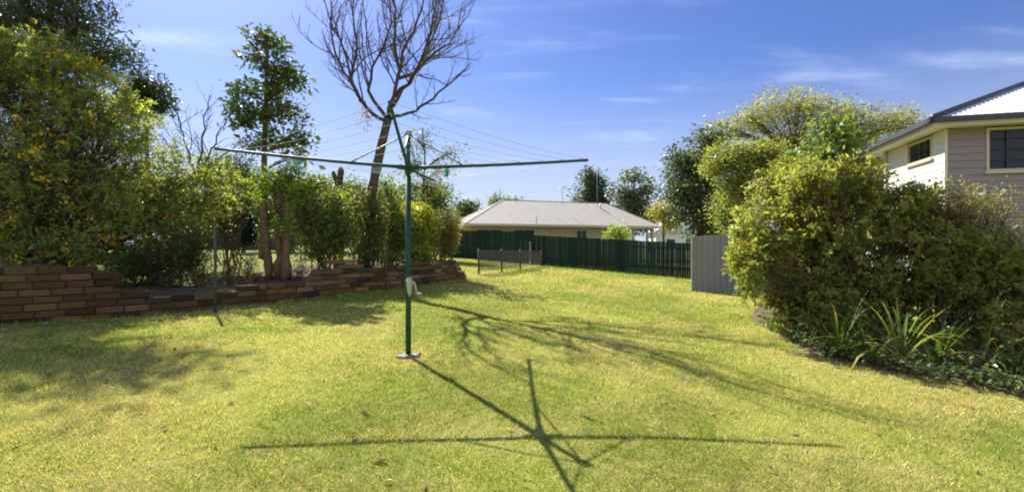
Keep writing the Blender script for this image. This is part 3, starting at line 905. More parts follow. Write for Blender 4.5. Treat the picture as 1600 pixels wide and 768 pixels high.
weatherboards(o, S3, 3.1, ZG, ZSO, -F3, [ws_hole]).build('side_wall', BOARD_CREAM, rh)
o2 = WC + S3 * 3.1 + F3 * 0.5
weatherboards(o2, S3, WS - 3.1, ZG, ZSO, -F3, []).build('side_wall', BOARD_CREAM, rh)
mb = MB(); mb.obox(np.array([*(WC + F3 * .62 + S3 * .12)[:2], ZG]), F3 * (WF - .7), S3 * (WS - .3), (0, 0, ZSO - ZG - .02)); mb.obox(np.array([*(WC + S3 * 3.05)[:2], ZG]), F3 * 0.6, S3 * 0.045, (0, 0, ZSO - ZG)); mb.build('inner_wall', BLACK, rh)
mb = MB(); mb.obox(np.array([*(WC - F3 * .03 - S3 * .03)[:2], ZG]), F3 * 0.06, S3 * 0.06, (0, 0, ZSO - ZG)); mb.build('corner_board', SOFFIT, rh)
# windows
def window(o, d, nrm, a, b, z0, z1, cols_, rows, name_mat):
    fw = 0.055
    mb = MB(); p = o + d * a
    def bar(x0, x1, y0, y1, dep=0.05, out=0.035):
        q = o + d * x0 + nrm * (out - dep); q[2] = y0
        mb.obox(q, d * (x1 - x0), nrm * dep, (0, 0, y1 - y0))
    bar(a, a + fw, z0, z1); bar(b - fw, b, z0, z1); bar(a + fw, b - fw, z0, z0 + fw); bar(a + fw, b - fw, z1 - fw, z1)
    f = mb.build('window', name_mat, rh)
    mb = MB(); q = o + d * (a + fw) + nrm * (-0.03); q[2] = z0 + fw
    mb.obox(q, d * (b - a - 2 * fw), nrm * 0.01, (0, 0, z1 - z0 - 2 * fw)); mb.build('pane', GLASS, f)
    mb = MB()
    for k in range(1, cols_):
        x = a + (b - a) * k / cols_; bar(x - .011, x + .011, z0 + fw, z1 - fw, 0.018, 0.012)
    for k in range(1, rows):
        z = z0 + (z1 - z0) * k / rows; bar(a + fw, b - fw, z - .009, z + .009, 0.012, 0.028)
    mb.build('security_screen', BLACK, f)
    mb = MB(); bar(a - .05, b + .05, z0 - .05, z0 - .001, .10, .085); mb.build('sill', name_mat, f)
window(WC, F3, -S3, *wf_hole, 5, 4, FRAME)
window(WC, S3, -F3, *ws_hole, 4, 2, FRAME)
# roof
tanp = 0.42; hw = (WF + .9) / 2
EW, ES = WF + .9, WS + .9
cn = [EC, EC + F3 * EW, EC + F3 * EW + S3 * ES, EC + S3 * ES]
half = min(EW, ES) / 2
zr2 = EC[2] + half * tanp
ra, rb = EC + F3 * half + S3 * ES / 2, EC + F3 * (EW - half) + S3 * ES / 2
# ridge runs along the front direction
hip(rh, cn, EC[2], zr2, ra, rb, WHITE_ROOF, rib_step=0.19, rib=0.014, w=0.06)
mb = MB(); mt = MB()
for i in range(4):
    a, b = cn[i], cn[(i + 1) % 4]; d = unit(b - a); n = np.array([d[1], -d[0], 0])
    mb.obox(a - d * (.11) + n * 0.0 - [0, 0, .10], b - a + d * .22, n * 0.11, (0, 0, 0.115))
mb.build('gutter', GUTTER_GREY, rh)
mb = MB()
for i in range(4):
    a, b = cn[i], cn[(i + 1) % 4]; d = unit(b - a); n = np.array([d[1], -d[0], 0])
    mb.obox(a - n * 0.025 - [0, 0, .19], b - a, n * 0.02, (0, 0, 0.17))
mb.build('fascia', SOFFIT, rh)
mb = MB(); cc = [c - [0, 0, 0.16] for c in cn]; mb.add(cc, [(0, 1, 2, 3)]); mb.build('soffit', SOFFIT, rh)
# hip capping, charcoal
mb = MB(); mb.tube([EC + [0, 0, .03], np.array([*ra[:2], zr2 + .03])], 0.075, 8); mb.build('hip_capping', GUTTER_GREY, rh, True)
mb = MB(); pz = WC + S3 * 3.0 - F3 * .06; mb.tube([(pz[0], pz[1], ZG), (pz[0], pz[1], ZSO)], .04, 8); mb.build('downpipe', SOFFIT, rh, True)

SUN_E, SKY_S, EXPO = 5.0, 0.062, 1.33
CLX, CLY = 7.3, 2.9
CLOUD = (14.0, 14.5, 15.5)
CLMAX = 0.19
BACK_FILL = 0.20  # amount of added cloud behind the camera, for fill light
SKY_TINT = (0.53, 0.62, 0.93)

# =================================================================== BARE TREE
def bare_tree(name, label, base, trunk_pts, r0, limbs, seed, levels=3, ymult=1.0, tw_len=1.0, bark=BARK_RED, twig_min=0.006):
    r = np.random.default_rng(seed)
    root = empty(name, base, label, 'tree')
    tp = np.array(trunk_pts, float)
    s = np.r_[0, np.cumsum(np.linalg.norm(np.diff(tp, axis=0), axis=1))]
    tt = np.linspace(0, s[-1], 16)
    tp = np.stack([np.interp(tt, s, tp[:, k]) for k in range(3)], 1)
    rr = np.linspace(r0, r0 * 0.72, 16) * (1 + 0.07 * r.standard_normal(16)); rr[0] *= 1.35
    mb = MB(); mb.tube(tp, rr, 12); mb.build('trunk', bark, root, True)
    mains, subs = [], [[] for _ in range(4)]
    def spawn(pts, rad, level):
        """side branches of one limb"""
        L = np.sum(np.linalg.norm(np.diff(pts, axis=0), axis=1))
        n = max(2, int(L / (0.20 if level == 1 else 0.125)))
        for k in range(n):
            f = (k + r.uniform(0.1, 0.9)) / n
            if f < (0.22 if level == 1 else 0.15): continue
            i = min(int(f * (len(pts) - 1)), len(pts) - 2); w = f * (len(pts) - 1) - i
            p = pts[i] * (1 - w) + pts[i + 1] * w
            d = unit(pts[i + 1] - pts[i])
            side = unit(np.cross(d, r.standard_normal(3)))
            ang = r.uniform(0.5, 0.95)
            dd = unit(d * math.cos(ang) + side * math.sin(ang) + np.array([0, 0, 0.15]))
            ln = L * (1 - 0.55 * f) * r.uniform(0.25, 0.6) * (1.0 if level == 1 else 0.8)
            ln = min(ln, 2.4) * tw_len
            if ln < 0.12: continue
            m = 7
            q = [p]; cur = dd
            for j in range(m - 1):
                cur = unit(cur + 0.14 * r.standard_normal(3) + np.array([0, 0, 0.07]))
                q.append(q[-1] + cur * ln / (m - 1))
            q = np.array(q)
            ra = max(twig_min, min(np.interp(f, [0, 1], [rad[0], rad[-1]]) * 0.55, 0.011 * ln + 0.004))
            rd = np.linspace(ra, max(ra * 0.35, twig_min * 0.6), m)
            subs[level].append((q, rd))
            if level < levels: spawn(q, rd, level + 1)
    for pts, ra, rb in limbs:
        pts = np.array(pts, float)
        s = np.r_[0, np.cumsum(np.linalg.norm(np.diff(pts, axis=0), axis=1))]
        tt = np.linspace(0, s[-1], 14)
        q = np.stack([np.interp(tt, s, pts[:, k]) for k in range(3)], 1)
        q[1:-1] = (q[:-2] + 2 * q[1:-1] + q[2:]) / 4
        q[1:-1] += 0.025 * r.standard_normal((12, 3))
        rd = np.linspace(ra, rb, 14)
        mb = MB(); mb.tube(q, rd, 8); mb.build('limb', bark, root, True)
        spawn(q, rd, 1)
    allp = [x for l in subs for x in l]
    V, Fa = batch_tubes(np.stack([a for a, b in allp]), np.stack([b for a, b in allp]), 4)
    fast_mesh('twigs', V, Fa, bark, root, smooth=True)
    return root
YB = 13.5
tb = P(567, 418, YB); tb[2] = bedz(tb[0], tb[1]) - 0.05
B = lambda x, y, dy=0.0: P(x, y, YB + dy)
bare_limbs = [
    ([B(606, 190), B(597, 192, -.1), B(572, 168, -.3), B(552, 133, -.5), B(540, 88, -.6), B(522, 42, -.8), B(503, -10, -.9)], 0.054, 0.011),
    ([B(560, 150, -.4), B(548, 122, .1), B(560, 70, .4), B(548, 24, .7), B(556, -22, .9)], 0.05, 0.014),
    ([B(604, 184), B(585, 160, .3), B(573, 135, .5), B(580, 108, .6), B(602, 68, .7), B(614, 35, .9), B(608, -5, 1.0), B(602, -35, 1.1)], 0.054, 0.011),
    ([B(608, 186), B(613, 168, -.1), B(622, 125, -.2), B(626, 88, -.4), B(645, 48, -.6), B(662, 0, -.8), B(660, -45, -1.0)], 0.062, 0.011),
    ([B(625, 110, -.3), B(616, 70, -.1), B(618, 20, .3), B(608, -30, .6), B(590, -62, .8)], 0.05, 0.014),
    ([B(624, 122, -.2), B(650, 112, .2), B(678, 84, .5), B(704, 62, .7), B(716, 44, .9), B(722, 12, 1.0)], 0.05, 0.013),
    ([B(614, 166), B(634, 140, .6), B(654, 100, 1.2), B(684, 44, 1.6), B(690, 4, 2.0), B(686, -30, 2.2)], 0.05, 0.013),
    ([B(610, 186), B(632, 180, -.3), B(664, 164, -.6), B(694, 141, -.9), B(718, 115, -1.1), B(736, 98, -1.2)], 0.048, 0.012),
    ([B(618, 150, -.1), B(640, 128, -1.0), B(660, 90, -1.8), B(676, 40, -2.3), B(690, -40, -2.6)], 0.048, 0.012),
    ([B(574, 170, -.2), B(560, 150, -1.0), B(530, 100, -1.7), B(520, 60, -2.0), B(515, -10, -2.2)], 0.045, 0.012),
]
bt = bare_tree('bare_tree', 'tall leafless tree with a dark leaning trunk behind the brick wall', tb,
               [tb, B(571, 380), B(576, 330), B(585, 278), B(595, 232), B(606, 186)], 0.155, bare_limbs, 11)
# tuft of dead leaves under the fork
dead = P(575, 180, YB - .2) + rng.standard_normal((260, 3)) * [.12, .12, .16]
V, Fa, c4 = leaves_geo(dead, 0.07, 0.3, 0.0, [((0.12, 0.085, 0.05), 1), ((0.07, 0.05, 0.035), 1)], droop=1.0)
fast_mesh('dead_leaves', V, Fa, LEAF, bt, c4)

# thin leafless shrub left of the slender tree
YS = 12.5
sb = P(300, 350, YS)
sb[2] = bedz(sb[0], sb[1]) - .05
Sx = lambda x, y, dy=0.0: P(x, y, YS + dy)
bare_tree('bare_shrub', 'thin leafless grey shrub rising between the flowering shrub and the slender tree', sb,
          [sb, Sx(300, 320), Sx(303, 285)], 0.05,
          [([Sx(303, 285), Sx(295, 240), Sx(280, 190), Sx(272, 150)], .03, .008), ([Sx(303, 285), Sx(315, 235), Sx(318, 190), Sx(330, 150)], .03, .008),
           ([Sx(303, 290), Sx(330, 240), Sx(345, 200), Sx(360, 165)], .03, .008), ([Sx(300, 300), Sx(270, 240), Sx(255, 205)], .026, .008),
           ([Sx(303, 290), Sx(325, 260, .4), Sx(362, 235, .6), Sx(380, 215, .8)], .026, .008)], 21, levels=2, bark=BARK, tw_len=1.0)

# =================================================================== LEAFY PLANTS
Yg = [((0.14, 0.175, 0.042), 3), ((0.195, 0.215, 0.052), 3), ((0.09, 0.125, 0.034), 3), ((0.25, 0.245, 0.075), 1)]
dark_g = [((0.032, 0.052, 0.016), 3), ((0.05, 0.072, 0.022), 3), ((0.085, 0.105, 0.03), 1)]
mid_g = [((0.07, 0.105, 0.025), 3), ((0.10, 0.14, 0.03), 2), ((0.05, 0.075, 0.02), 2)]
bright_g = [((0.12, 0.18, 0.025), 3), ((0.17, 0.21, 0.03), 2), ((0.08, 0.13, 0.02), 2)]
yellow_g = [((0.26, 0.25, 0.03), 3), ((0.20, 0.22, 0.03), 3), ((0.12, 0.16, 0.025), 2)]
brown_g = [((0.13, 0.11, 0.035), 3), ((0.10, 0.11, 0.03), 3), ((0.16, 0.12, 0.05), 2)]
olive = [((0.135, 0.155, 0.036), 3), ((0.19, 0.195, 0.046), 3), ((0.09, 0.115, 0.03), 3), ((0.27, 0.25, 0.08), 1)]

deep_g = [((0.02, 0.034, 0.012), 3), ((0.03, 0.045, 0.015), 3), ((0.055, 0.07, 0.022), 1)]
def bedpt(x, y, Y):
    p = P(x, y, Y); p[2] = bedz(p[0], p[1]); return p

# 1 big flowering shrub on the left
b1 = [pxblob(60, 392, 70, 26, 9.7, .4), pxblob(140, 388, 50, 26, 9.9, .4), pxblob(30, 170, 110, 120, 10.6, 0.94), pxblob(130, 200, 95, 95, 10.8, 0.86), pxblob(212, 255, 74, 78, 11.2, 0.79), pxblob(290, 325, 52, 55, 11.4, 0.65),
      pxblob(20, 300, 110, 95, 10.0, 0.72), pxblob(130, 320, 95, 75, 10.3, 0.65), pxblob(225, 355, 75, 70, 10.7, 0.58), pxblob(-110, 200, 110, 150, 10.2, 0.94),
      pxblob(115, 118, 60, 55, 10.9, 0.72), pxblob(178, 178, 46, 42, 11.2, 0.6), pxblob(40, 95, 60, 40, 10.8, .6), pxblob(-40, 90, 80, 60, 10.8, 0.72), pxblob(255, 405, 60, 40, 10.5, 0.36), pxblob(340, 295, 40, 35, 11.5, 0.43), pxblob(5, 378, 75, 34, 10.0, .5), pxblob(-70, 340, 70, 60, 10.0, .6), pxblob(272, 290, 42, 38, 11.2, .5)]
yfl = [((0.62, 0.28, 0.01), 3), ((0.68, 0.38, 0.015), 2), ((0.55, 0.2, 0.01), 1)]
plant('flowering_shrub', 'big green shrub dotted with yellow flowers above the tall brick wall', 'shrub', bedpt(80, 400, 10.6), b1, Yg, leaf=0.074, aspect=0.38, twigs=2200, per=30, spread=0.14, spray=0.32,
      r0=0.05, limb_r=0.03, multi=0.5, limbs=4, shell=2.6, gap=0.2, up=0.4, flowers=(260, 0.06, yfl, lambda e: (e[:, 1] < 10.9)), stem_name='stems', leaf_name='foliage', twig_r=0.005)
# dark shrub beneath, between the step of the wall and the post
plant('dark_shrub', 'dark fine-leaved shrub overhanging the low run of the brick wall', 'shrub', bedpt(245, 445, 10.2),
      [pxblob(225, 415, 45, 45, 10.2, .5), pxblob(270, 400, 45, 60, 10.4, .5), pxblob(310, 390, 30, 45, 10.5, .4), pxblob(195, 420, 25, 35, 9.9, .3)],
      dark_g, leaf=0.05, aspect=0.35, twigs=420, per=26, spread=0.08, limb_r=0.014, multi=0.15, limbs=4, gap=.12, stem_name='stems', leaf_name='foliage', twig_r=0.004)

# 2 dark trees top left
tb2 = bedpt(40, 330, 17.5)
plant('evergreen_tree', 'tall dark evergreen tree rising above the flowering shrub', 'tree', tb2,
      [pxblob(40, 30, 85, 60, 17.5, 1.6), pxblob(130, 45, 65, 55, 17.2, 1.4), pxblob(185, 85, 40, 32, 17.0, .8), pxblob(110, -30, 100, 45, 17.6, 1.6), pxblob(20, 95, 60, 40, 17.5, 1.2), pxblob(-70, 30, 80, 70, 17.5, 1.5), pxblob(150, 95, 50, 25, 17.2, .8), pxblob(245, -150, 55, 42, 17.0, 1.1), pxblob(180, -135, 50, 40, 17.2, 1.1), pxblob(110, -110, 60, 40, 17.3, 1.1)],
      deep_g, leaf=0.14, aspect=0.42, twigs=1150, per=18, spread=0.20, trunk=[tb2, P(50, 200, 17.5), P(70, 90, 17.4), P(90, -30, 17.4)], r0=0.22, mat=LEAF_DARK, limbs=4, gap=0.42, limb_r=.09, twig_r=0.012)
tb3 = bedpt(232, 330, 18.5)
plant('evergreen_tree', 'small dark evergreen crown peeping out behind the top of the flowering shrub', 'tree', tb3,
      [pxblob(228, 135, 28, 24, 18.5, .7), pxblob(215, 165, 40, 30, 18.5, .8), pxblob(250, 160, 18, 22, 18.5, .5)],
      deep_g, leaf=0.12, aspect=0.42, twigs=170, per=26, spread=0.18, trunk=[tb3, P(230, 220, 18.5), P(230, 130, 18.5)], r0=0.12, mat=LEAF_DARK, limbs=3, gap=0.25, twig_r=0.01)

# 3 slender tree
tb4 = bedpt(412, 395, 15.5)
plant('slender_tree', 'tall slender tree with a narrow dense dark crown left of the leafless tree', 'tree', tb4,
      [pxblob(412, 62, 30, 19, 15.5, .5), pxblob(392, 88, 22, 14, 15.4, .4), pxblob(440, 70, 18, 10, 15.4, .3), pxblob(438, 105, 34, 22, 15.5, .6), pxblob(378, 142, 24, 15, 15.3, .4), pxblob(415, 135, 42, 24, 15.5, .7),
       pxblob(462, 130, 20, 18, 15.4, .4), pxblob(388, 178, 32, 18, 15.5, .5), pxblob(440, 180, 42, 26, 15.5, .7), pxblob(372, 190, 18, 12, 15.4, .3), pxblob(455, 218, 26, 18, 15.4, .4), pxblob(424, 212, 22, 14, 15.5, .4), pxblob(466, 248, 16, 16, 15.4, .3), pxblob(476, 215, 12, 14, 15.4, .3), pxblob(398, 226, 24, 12, 15.4, .4), pxblob(362, 165, 12, 10, 15.4, .3)],
      [((0.032, 0.055, 0.018), 3), ((0.055, 0.08, 0.022), 3), ((0.10, 0.12, 0.03), 2)], leaf=0.145, aspect=0.5, twigs=300, per=14, spread=0.13,
      trunk=[tb4, P(412, 300, 15.5), P(414, 200, 15.5), P(418, 100, 15.5), P(416, 52, 15.5)], r0=0.12, bark=BARK_PALE, mat=LEAF_DARK, limbs=2, gap=0.42, limb_r=.03, up=0.9, twig_r=0.008)

# 4 pollarded trunk cluster with leafy suckers
pb = bedpt(432, 432, 11.6)
root = empty('pollarded_trunk', pb, 'cluster of thick pale lopped trunks standing in the raised bed', 'tree')
def lopped(pts, rads, seed):
    r = np.random.default_rng(seed)
    p = np.array(pts, float); s = np.linspace(0, 1, len(p)); tt = np.linspace(0, 1, 14)
    q = np.stack([np.interp(tt, s, p[:, k]) for k in range(3)], 1); q[1:-1, :2] += 0.015 * r.standard_normal((12, 2))
    rd = np.interp(tt, np.linspace(0, 1, len(rads)), rads) * (1 + 0.10 * r.standard_normal(14))
    mb = MB(); mb.tube(q, rd, 11); mb.build('trunk', BARK_PALE, root, True)
D = lambda x, y, dy=0.0: P(x, y, 11.6 + dy)
gz = np.array([0, 0, .1])
lopped([D(420, 436) , D(418, 400), D(415, 360), D(412, 330), D(413, 316)], [.12, .085, .075, .075, .085], 1)
lopped([D(436, 437, .05), D(436, 400, .05), D(435, 350, .1), D(434, 300, .1), D(432, 268, .1)], [.12, .10, .085, .08, .085], 2)
lopped([D(446, 437, -.15), D(448, 395, -.1), D(449, 350), D(447, 318)], [.12, .085, .07, .08], 3)
plant('leafy_suckers', 'fresh green sucker shoots growing from the lopped trunks', 'shrub', D(432, 330),
      [pxblob(425, 285, 30, 24, 11.5, .35), pxblob(450, 275, 25, 25, 11.7, .35), pxblob(405, 300, 18, 18, 11.5, .25), pxblob(440, 345, 14, 25, 11.4, .2)],
      bright_g, leaf=0.08, aspect=0.4, twigs=110, per=13, spread=0.09, limb_r=0.012, multi=0.1, limbs=3, gap=.2, stem_name='stems', leaf_name='foliage', twig_r=0.004)
# cut dark stump on a stem
cb = bedpt(528, 400, 14.2)
root = empty('lopped_trunk', cb, 'dark lopped trunk with a knobbed top between the shrubs left of the leafless tree', 'tree')
E = lambda x, y, dy=0.0: P(x, y, 14.2 + dy)
mb = MB(); mb.tube([cb, E(530, 340), E(530, 300), E(531, 280), E(533, 266), E(532, 261)], [.15, .12, .10, .085, .085, .05], 11); mb.build('trunk', BARK_RED, root, True)
mb = MB(); mb.tube([E(530, 296), E(526, 284), E(521, 271), E(521, 267)], [.07, .065, .06, .03], 10); mb.build('limb', BARK_RED, root, True)

# 5 shrubs above the wall
def bush(label, name, x, y, Y, blobs, pal, leaf, twigs, per, spread=.1, gap=.14, mat=LEAF, aspect=.42, shell=2.4, limbs=3, flowers=None, group=None, multi=.18, limb_r=.02, up=.5, cat='shrub', twig_r=.005):
    return plant(name, label, cat, bedpt(x, y, Y), blobs, pal, leaf=leaf, aspect=aspect, twigs=twigs, per=per, spread=spread, limb_r=limb_r, multi=multi, limbs=limbs, gap=gap, shell=shell, up=up,
                 stem_name='stems', leaf_name='foliage', mat=mat, flowers=flowers, group=group, twig_r=twig_r)
bush('mid green upright shrub between the lopped trunks and the leafless tree', 'green_shrub', 505, 410, 12.9,
     [pxblob(500, 345, 50, 50, 12.9, .7), pxblob(478, 320, 28, 38, 12.9, .5), pxblob(525, 320, 34, 40, 13.0, .5), pxblob(540, 365, 34, 42, 12.8, .5), pxblob(500, 385, 50, 28, 12.7, .5)],
     [((0.075, 0.11, 0.025), 3), ((0.115, 0.15, 0.034), 3), ((0.16, 0.18, 0.045), 2)], .07, 560, 17)
bush('dark green climber-like shrub wrapped round the foot of the leafless tree', 'green_shrub', 582, 410, 13.2,
     [pxblob(575, 365, 22, 45, 13.2, .3), pxblob(590, 345, 20, 40, 13.3, .3), pxblob(570, 320, 14, 30, 13.2, .25), pxblob(582, 395, 28, 20, 13.1, .3)],
     [((0.045, 0.06, 0.018), 3), ((0.09, 0.10, 0.03), 2), ((0.11, 0.09, 0.035), 1)], .065, 260, 18, spread=.09)
bush('light green bushy shrub between the leafless tree and the clothesline post', 'green_shrub', 612, 405, 14.4,
     [pxblob(612, 340, 26, 45, 14.4, .5), pxblob(630, 370, 24, 38, 14.2, .4), pxblob(604, 385, 24, 24, 14.2, .4), pxblob(605, 300, 18, 26, 14.5, .3)],
     [((0.09, 0.13, 0.025), 3), ((0.14, 0.17, 0.03), 2), ((0.06, 0.09, 0.02), 2)], .075, 330, 18)
bush('bright yellow-green shrub right behind the clothesline post', 'yellow_shrub', 650, 400, 14.8,
     [pxblob(652, 345, 26, 34, 14.8, .5), pxblob(640, 360, 18, 30, 14.7, .4), pxblob(668, 352, 18, 30, 14.9, .4), pxblob(655, 380, 26, 25, 14.7, .4)],
     yellow_g, .085, 340, 20)
bush('brownish green rounded shrub at the far end of the brick wall', 'brown_shrub', 695, 395, 15.6,
     [pxblob(692, 362, 28, 38, 15.5, .55), pxblob(706, 352, 16, 28, 15.6, .4), pxblob(676, 372, 18, 30, 15.4, .4), pxblob(700, 385, 18, 18, 15.4, .3)],
     brown_g, .06, 380, 24, spread=.08)
bush('low bright green plant on the brick wall by the clothesline post', 'green_shrub', 660, 405, 14.0,
     [pxblob(645, 395, 14, 13, 14.0, .25), pxblob(672, 398, 16, 12, 14.2, .25), pxblob(605, 402, 14, 12, 13.8, .25)], bright_g, .08, 110, 12, spread=.07)
# sparse sapling
sp = bedpt(655, 400, 16.0)
plant('sapling', 'tall thin sapling with sparse leaves against the sky behind the clothesline top', 'tree', sp,
      [pxblob(662, 220, 20, 26, 16, .5), pxblob(645, 255, 22, 30, 16, .5), pxblob(690, 265, 26, 22, 16, .5), pxblob(672, 292, 36, 24, 16, .7), pxblob(705, 240, 20, 16, 16, .4), pxblob(640, 300, 22, 22, 16, .5)],
      [((0.05, 0.08, 0.02), 3), ((0.09, 0.115, 0.03), 2)], leaf=0.10, aspect=0.42, twigs=190, per=7, spread=0.16, trunk=[sp, P(660, 320, 16), P(664, 250, 16), P(660, 200, 16)], r0=0.05, limbs=3, gap=.15, limb_r=.018, twig_r=.006)
# taller growth far behind the bed
def farbush(label, name, x, Y, blobs, pal, leaf, twigs, per, spread, gap=.18, trunk_top=None, r0=.12, mat=LEAF, limbs=3, zb=None, cat='tree', bark=BARK, twig_r=.014):
    p = P(x, 395, Y); p[2] = bedz(p[0], p[1]) if zb is None else zb
    tr = [p, P(x, (395 + trunk_top) / 2, Y), P(x, trunk_top, Y)]
    tr[1][2] = (p[2] + tr[2][2]) / 2
    return plant(name, label, cat, p, blobs, pal, leaf=leaf, aspect=.45, twigs=twigs, per=per, spread=spread, trunk=tr, r0=r0, gap=gap, mat=mat, limbs=limbs, limb_r=r0 * .5, twig_r=twig_r, bark=bark)
farbush('bushy mid green tree behind the mauve-roofed cottage and the thin leafless shrub', 'garden_tree', 345, 31, [pxblob(330, 285, 40, 28, 31, 1.4), pxblob(372, 290, 34, 26, 31, 1.2), pxblob(300, 300, 40, 25, 31, 1.2)], mid_g, .2, 260, 20, .3, trunk_top=285)
farbush('dark green clipped conifer on the lawn behind the lopped trunks', 'conifer', 381, 18, [pxblob(381, 345, 14, 20, 18, .4), pxblob(381, 368, 17, 20, 18, .4)], [((0.012, 0.022, 0.014), 1), ((0.02, 0.032, 0.018), 1)], .09, 170, 34, .09, gap=.05, trunk_top=335, r0=.07, mat=LEAF_DARK)
farbush('leafy green garden tree standing behind the lopped trunks', 'garden_tree', 455, 21, [pxblob(455, 300, 38, 32, 21, 1.0), pxblob(470, 340, 38, 36, 21, 1.0), pxblob(410, 335, 30, 40, 21, .9), pxblob(492, 290, 24, 22, 21, .7)], mid_g, .13, 420, 22, .2, trunk_top=310)
farbush('pale green tree behind the knobbed lopped trunk', 'garden_tree', 560, 22, [pxblob(548, 300, 30, 26, 22, .9), pxblob(560, 335, 34, 40, 22, .9), pxblob(520, 310, 24, 26, 22, .7), pxblob(596, 320, 24, 34, 22, .7)], [((0.075, 0.105, 0.03), 3), ((0.11, 0.14, 0.04), 2), ((0.05, 0.075, 0.02), 2)], .13, 380, 18, .2, trunk_top=310)
farbush('dense green tree low behind the sapling and the yellow-green shrub', 'garden_tree', 650, 24, [pxblob(640, 320, 40, 30, 24, 1.0), pxblob(680, 310, 30, 28, 24, .9), pxblob(670, 345, 42, 36, 24, 1.0), pxblob(610, 345, 34, 34, 24, .9)], mid_g, .14, 380, 20, .22, trunk_top=325)
bush('loose yellow-green shrub between the flowering shrub and the lopped trunks', 'green_shrub', 365, 415, 13.6,
     [pxblob(345, 272, 30, 34, 13.6, .4), pxblob(375, 262, 26, 24, 13.8, .4), pxblob(392, 292, 24, 26, 13.8, .4), pxblob(355, 315, 28, 26, 13.4, .4), pxblob(325, 262, 20, 34, 13.2, .4), pxblob(315, 325, 26, 34, 13.0, .4)],
     [((0.12, 0.145, 0.035), 3), ((0.17, 0.18, 0.05), 2), ((0.08, 0.105, 0.03), 2)], .075, 330, 17, limbs=3, spread=.11)
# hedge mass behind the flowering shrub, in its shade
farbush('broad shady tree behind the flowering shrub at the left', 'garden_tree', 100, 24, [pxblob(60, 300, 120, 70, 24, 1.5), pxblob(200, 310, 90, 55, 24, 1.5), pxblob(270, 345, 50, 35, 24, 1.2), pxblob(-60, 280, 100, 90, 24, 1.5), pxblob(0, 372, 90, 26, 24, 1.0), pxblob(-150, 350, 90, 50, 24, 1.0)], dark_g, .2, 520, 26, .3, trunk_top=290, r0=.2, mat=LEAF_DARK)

# dry weedy stems in the raised bed
pal_dry = [((0.16, 0.12, 0.07), 3), ((0.10, 0.09, 0.045), 2), ((0.20, 0.16, 0.10), 1)]
dry_labels = ['dry brown weed clump on the raised bed just left of the thin steel post', 'dry straggly weed clump on the raised bed right of the thin steel post',
              'tall dead seed stalks beside the foot of the lopped trunks', 'dead brown weed clump right of the foot of the lopped trunks', 'low dry weeds over the bricks left of the square pier']
for (x, y, Y, w, h), lb in zip([(318, 440, 10.6, 12, 22), (357, 432, 11.0, 13, 26), (388, 428, 11.5, 12, 30), (468, 432, 11.4, 14, 20), (400, 440, 10.9, 14, 16)], dry_labels):
    bush(lb, 'dry_weed', x, y, Y, [pxblob(x, y - h * .6, w, h, Y, .2)], pal_dry, .05, 42, 9, spread=.05, gap=0.0, limbs=9, multi=.09, limb_r=.006, aspect=.3, cat='weed', group='dry weeds in the raised bed', twig_r=.003)

# =================================================================== RIGHT SIDE PLANTS
# big rounded shrub
b = [pxblob(1290, 400, 120, 110, 7.80, .95), pxblob(1205, 390, 68, 95, 8.00, .7), pxblob(1400, 395, 130, 105, 7.50, .9), pxblob(1255, 300, 85, 62, 8.20, .8), pxblob(1355, 322, 80, 50, 7.90, .8),
     pxblob(1480, 415, 95, 75, 7.20, .8), pxblob(1195, 430, 45, 52, 7.80, .5), pxblob(1310, 470, 95, 45, 7.40, .6), pxblob(1440, 356, 75, 42, 7.70, .7), pxblob(1225, 335, 60, 50, 8.20, .6), pxblob(1560, 430, 70, 70, 6.80, .6), pxblob(1178, 395, 28, 50, 7.75, .4),
     pxblob(1285, 500, 75, 42, 7.35, .45), pxblob(1390, 510, 90, 42, 7.0, .45), pxblob(1520, 515, 90, 50, 6.7, .45), pxblob(1610, 520, 70, 60, 6.3, .45), pxblob(1240, 478, 50, 38, 7.6, .4)]
b = [(c_, np.maximum(r_ - .13, .1)) for c_, r_ in b]
for k_ in range(34):      # loose shoots that break the outline
    an_ = math.radians(rng.uniform(150, 375)); 
    cx0, cy0 = 1340 + 180 * math.cos(an_), 392 + 118 * math.sin(an_)
    cy0 += max(0.0, (cx0 - 1360) * .35) * (cy0 < 392)
    b.append(pxblob(cx0, cy0, rng.uniform(9, 20), rng.uniform(12, 30), rng.uniform(6.9, 8.1), .18))
rp = P(1330, 520, 8.0); rp[2] = mulz(rp[0], rp[1])
plant('rounded_shrub', 'huge rounded fine-leaved shrub filling the right side of the lawn', 'shrub', rp, b, olive, leaf=0.058, aspect=0.44, twigs=1600, per=56, spread=0.095, spray=0.23, limb_r=0.011, multi=0.35, limbs=5,
      shell=2.6, gap=0.24, up=.5, stem_name='stems', leaf_name='foliage', twig_r=.002, flowers=(60, 0.022, [((0.6, 0.58, 0.45), 2), ((0.5, 0.42, 0.25), 1)], lambda e: e[:, 2] > 1.3))
# taller glossy shrub growing through it
tp_ = P(1295, 500, 8.6); tp_[2] = mulz(tp_[0], tp_[1])
plant('tall_shrub', 'taller glossy-leaved shrub rising out of the top of the rounded shrub', 'shrub', tp_,
      [pxblob(1295, 235, 30, 40, 8.2, .4), pxblob(1318, 215, 18, 30, 8.2, .3), pxblob(1272, 260, 34, 40, 8.2, .4), pxblob(1320, 265, 34, 36, 8.2, .4), pxblob(1240, 290, 30, 30, 8.1, .4), pxblob(1290, 195, 14, 22, 8.2, .25)],
      [((0.075, 0.115, 0.03), 3), ((0.115, 0.15, 0.035), 3), ((0.05, 0.085, 0.028), 2)], leaf=0.075, aspect=.5, twigs=300, per=17, spread=.09, limb_r=.014, multi=.12, limbs=4, gap=.1, stem_name='stems', leaf_name='foliage', mat=LEAF, twig_r=.004)
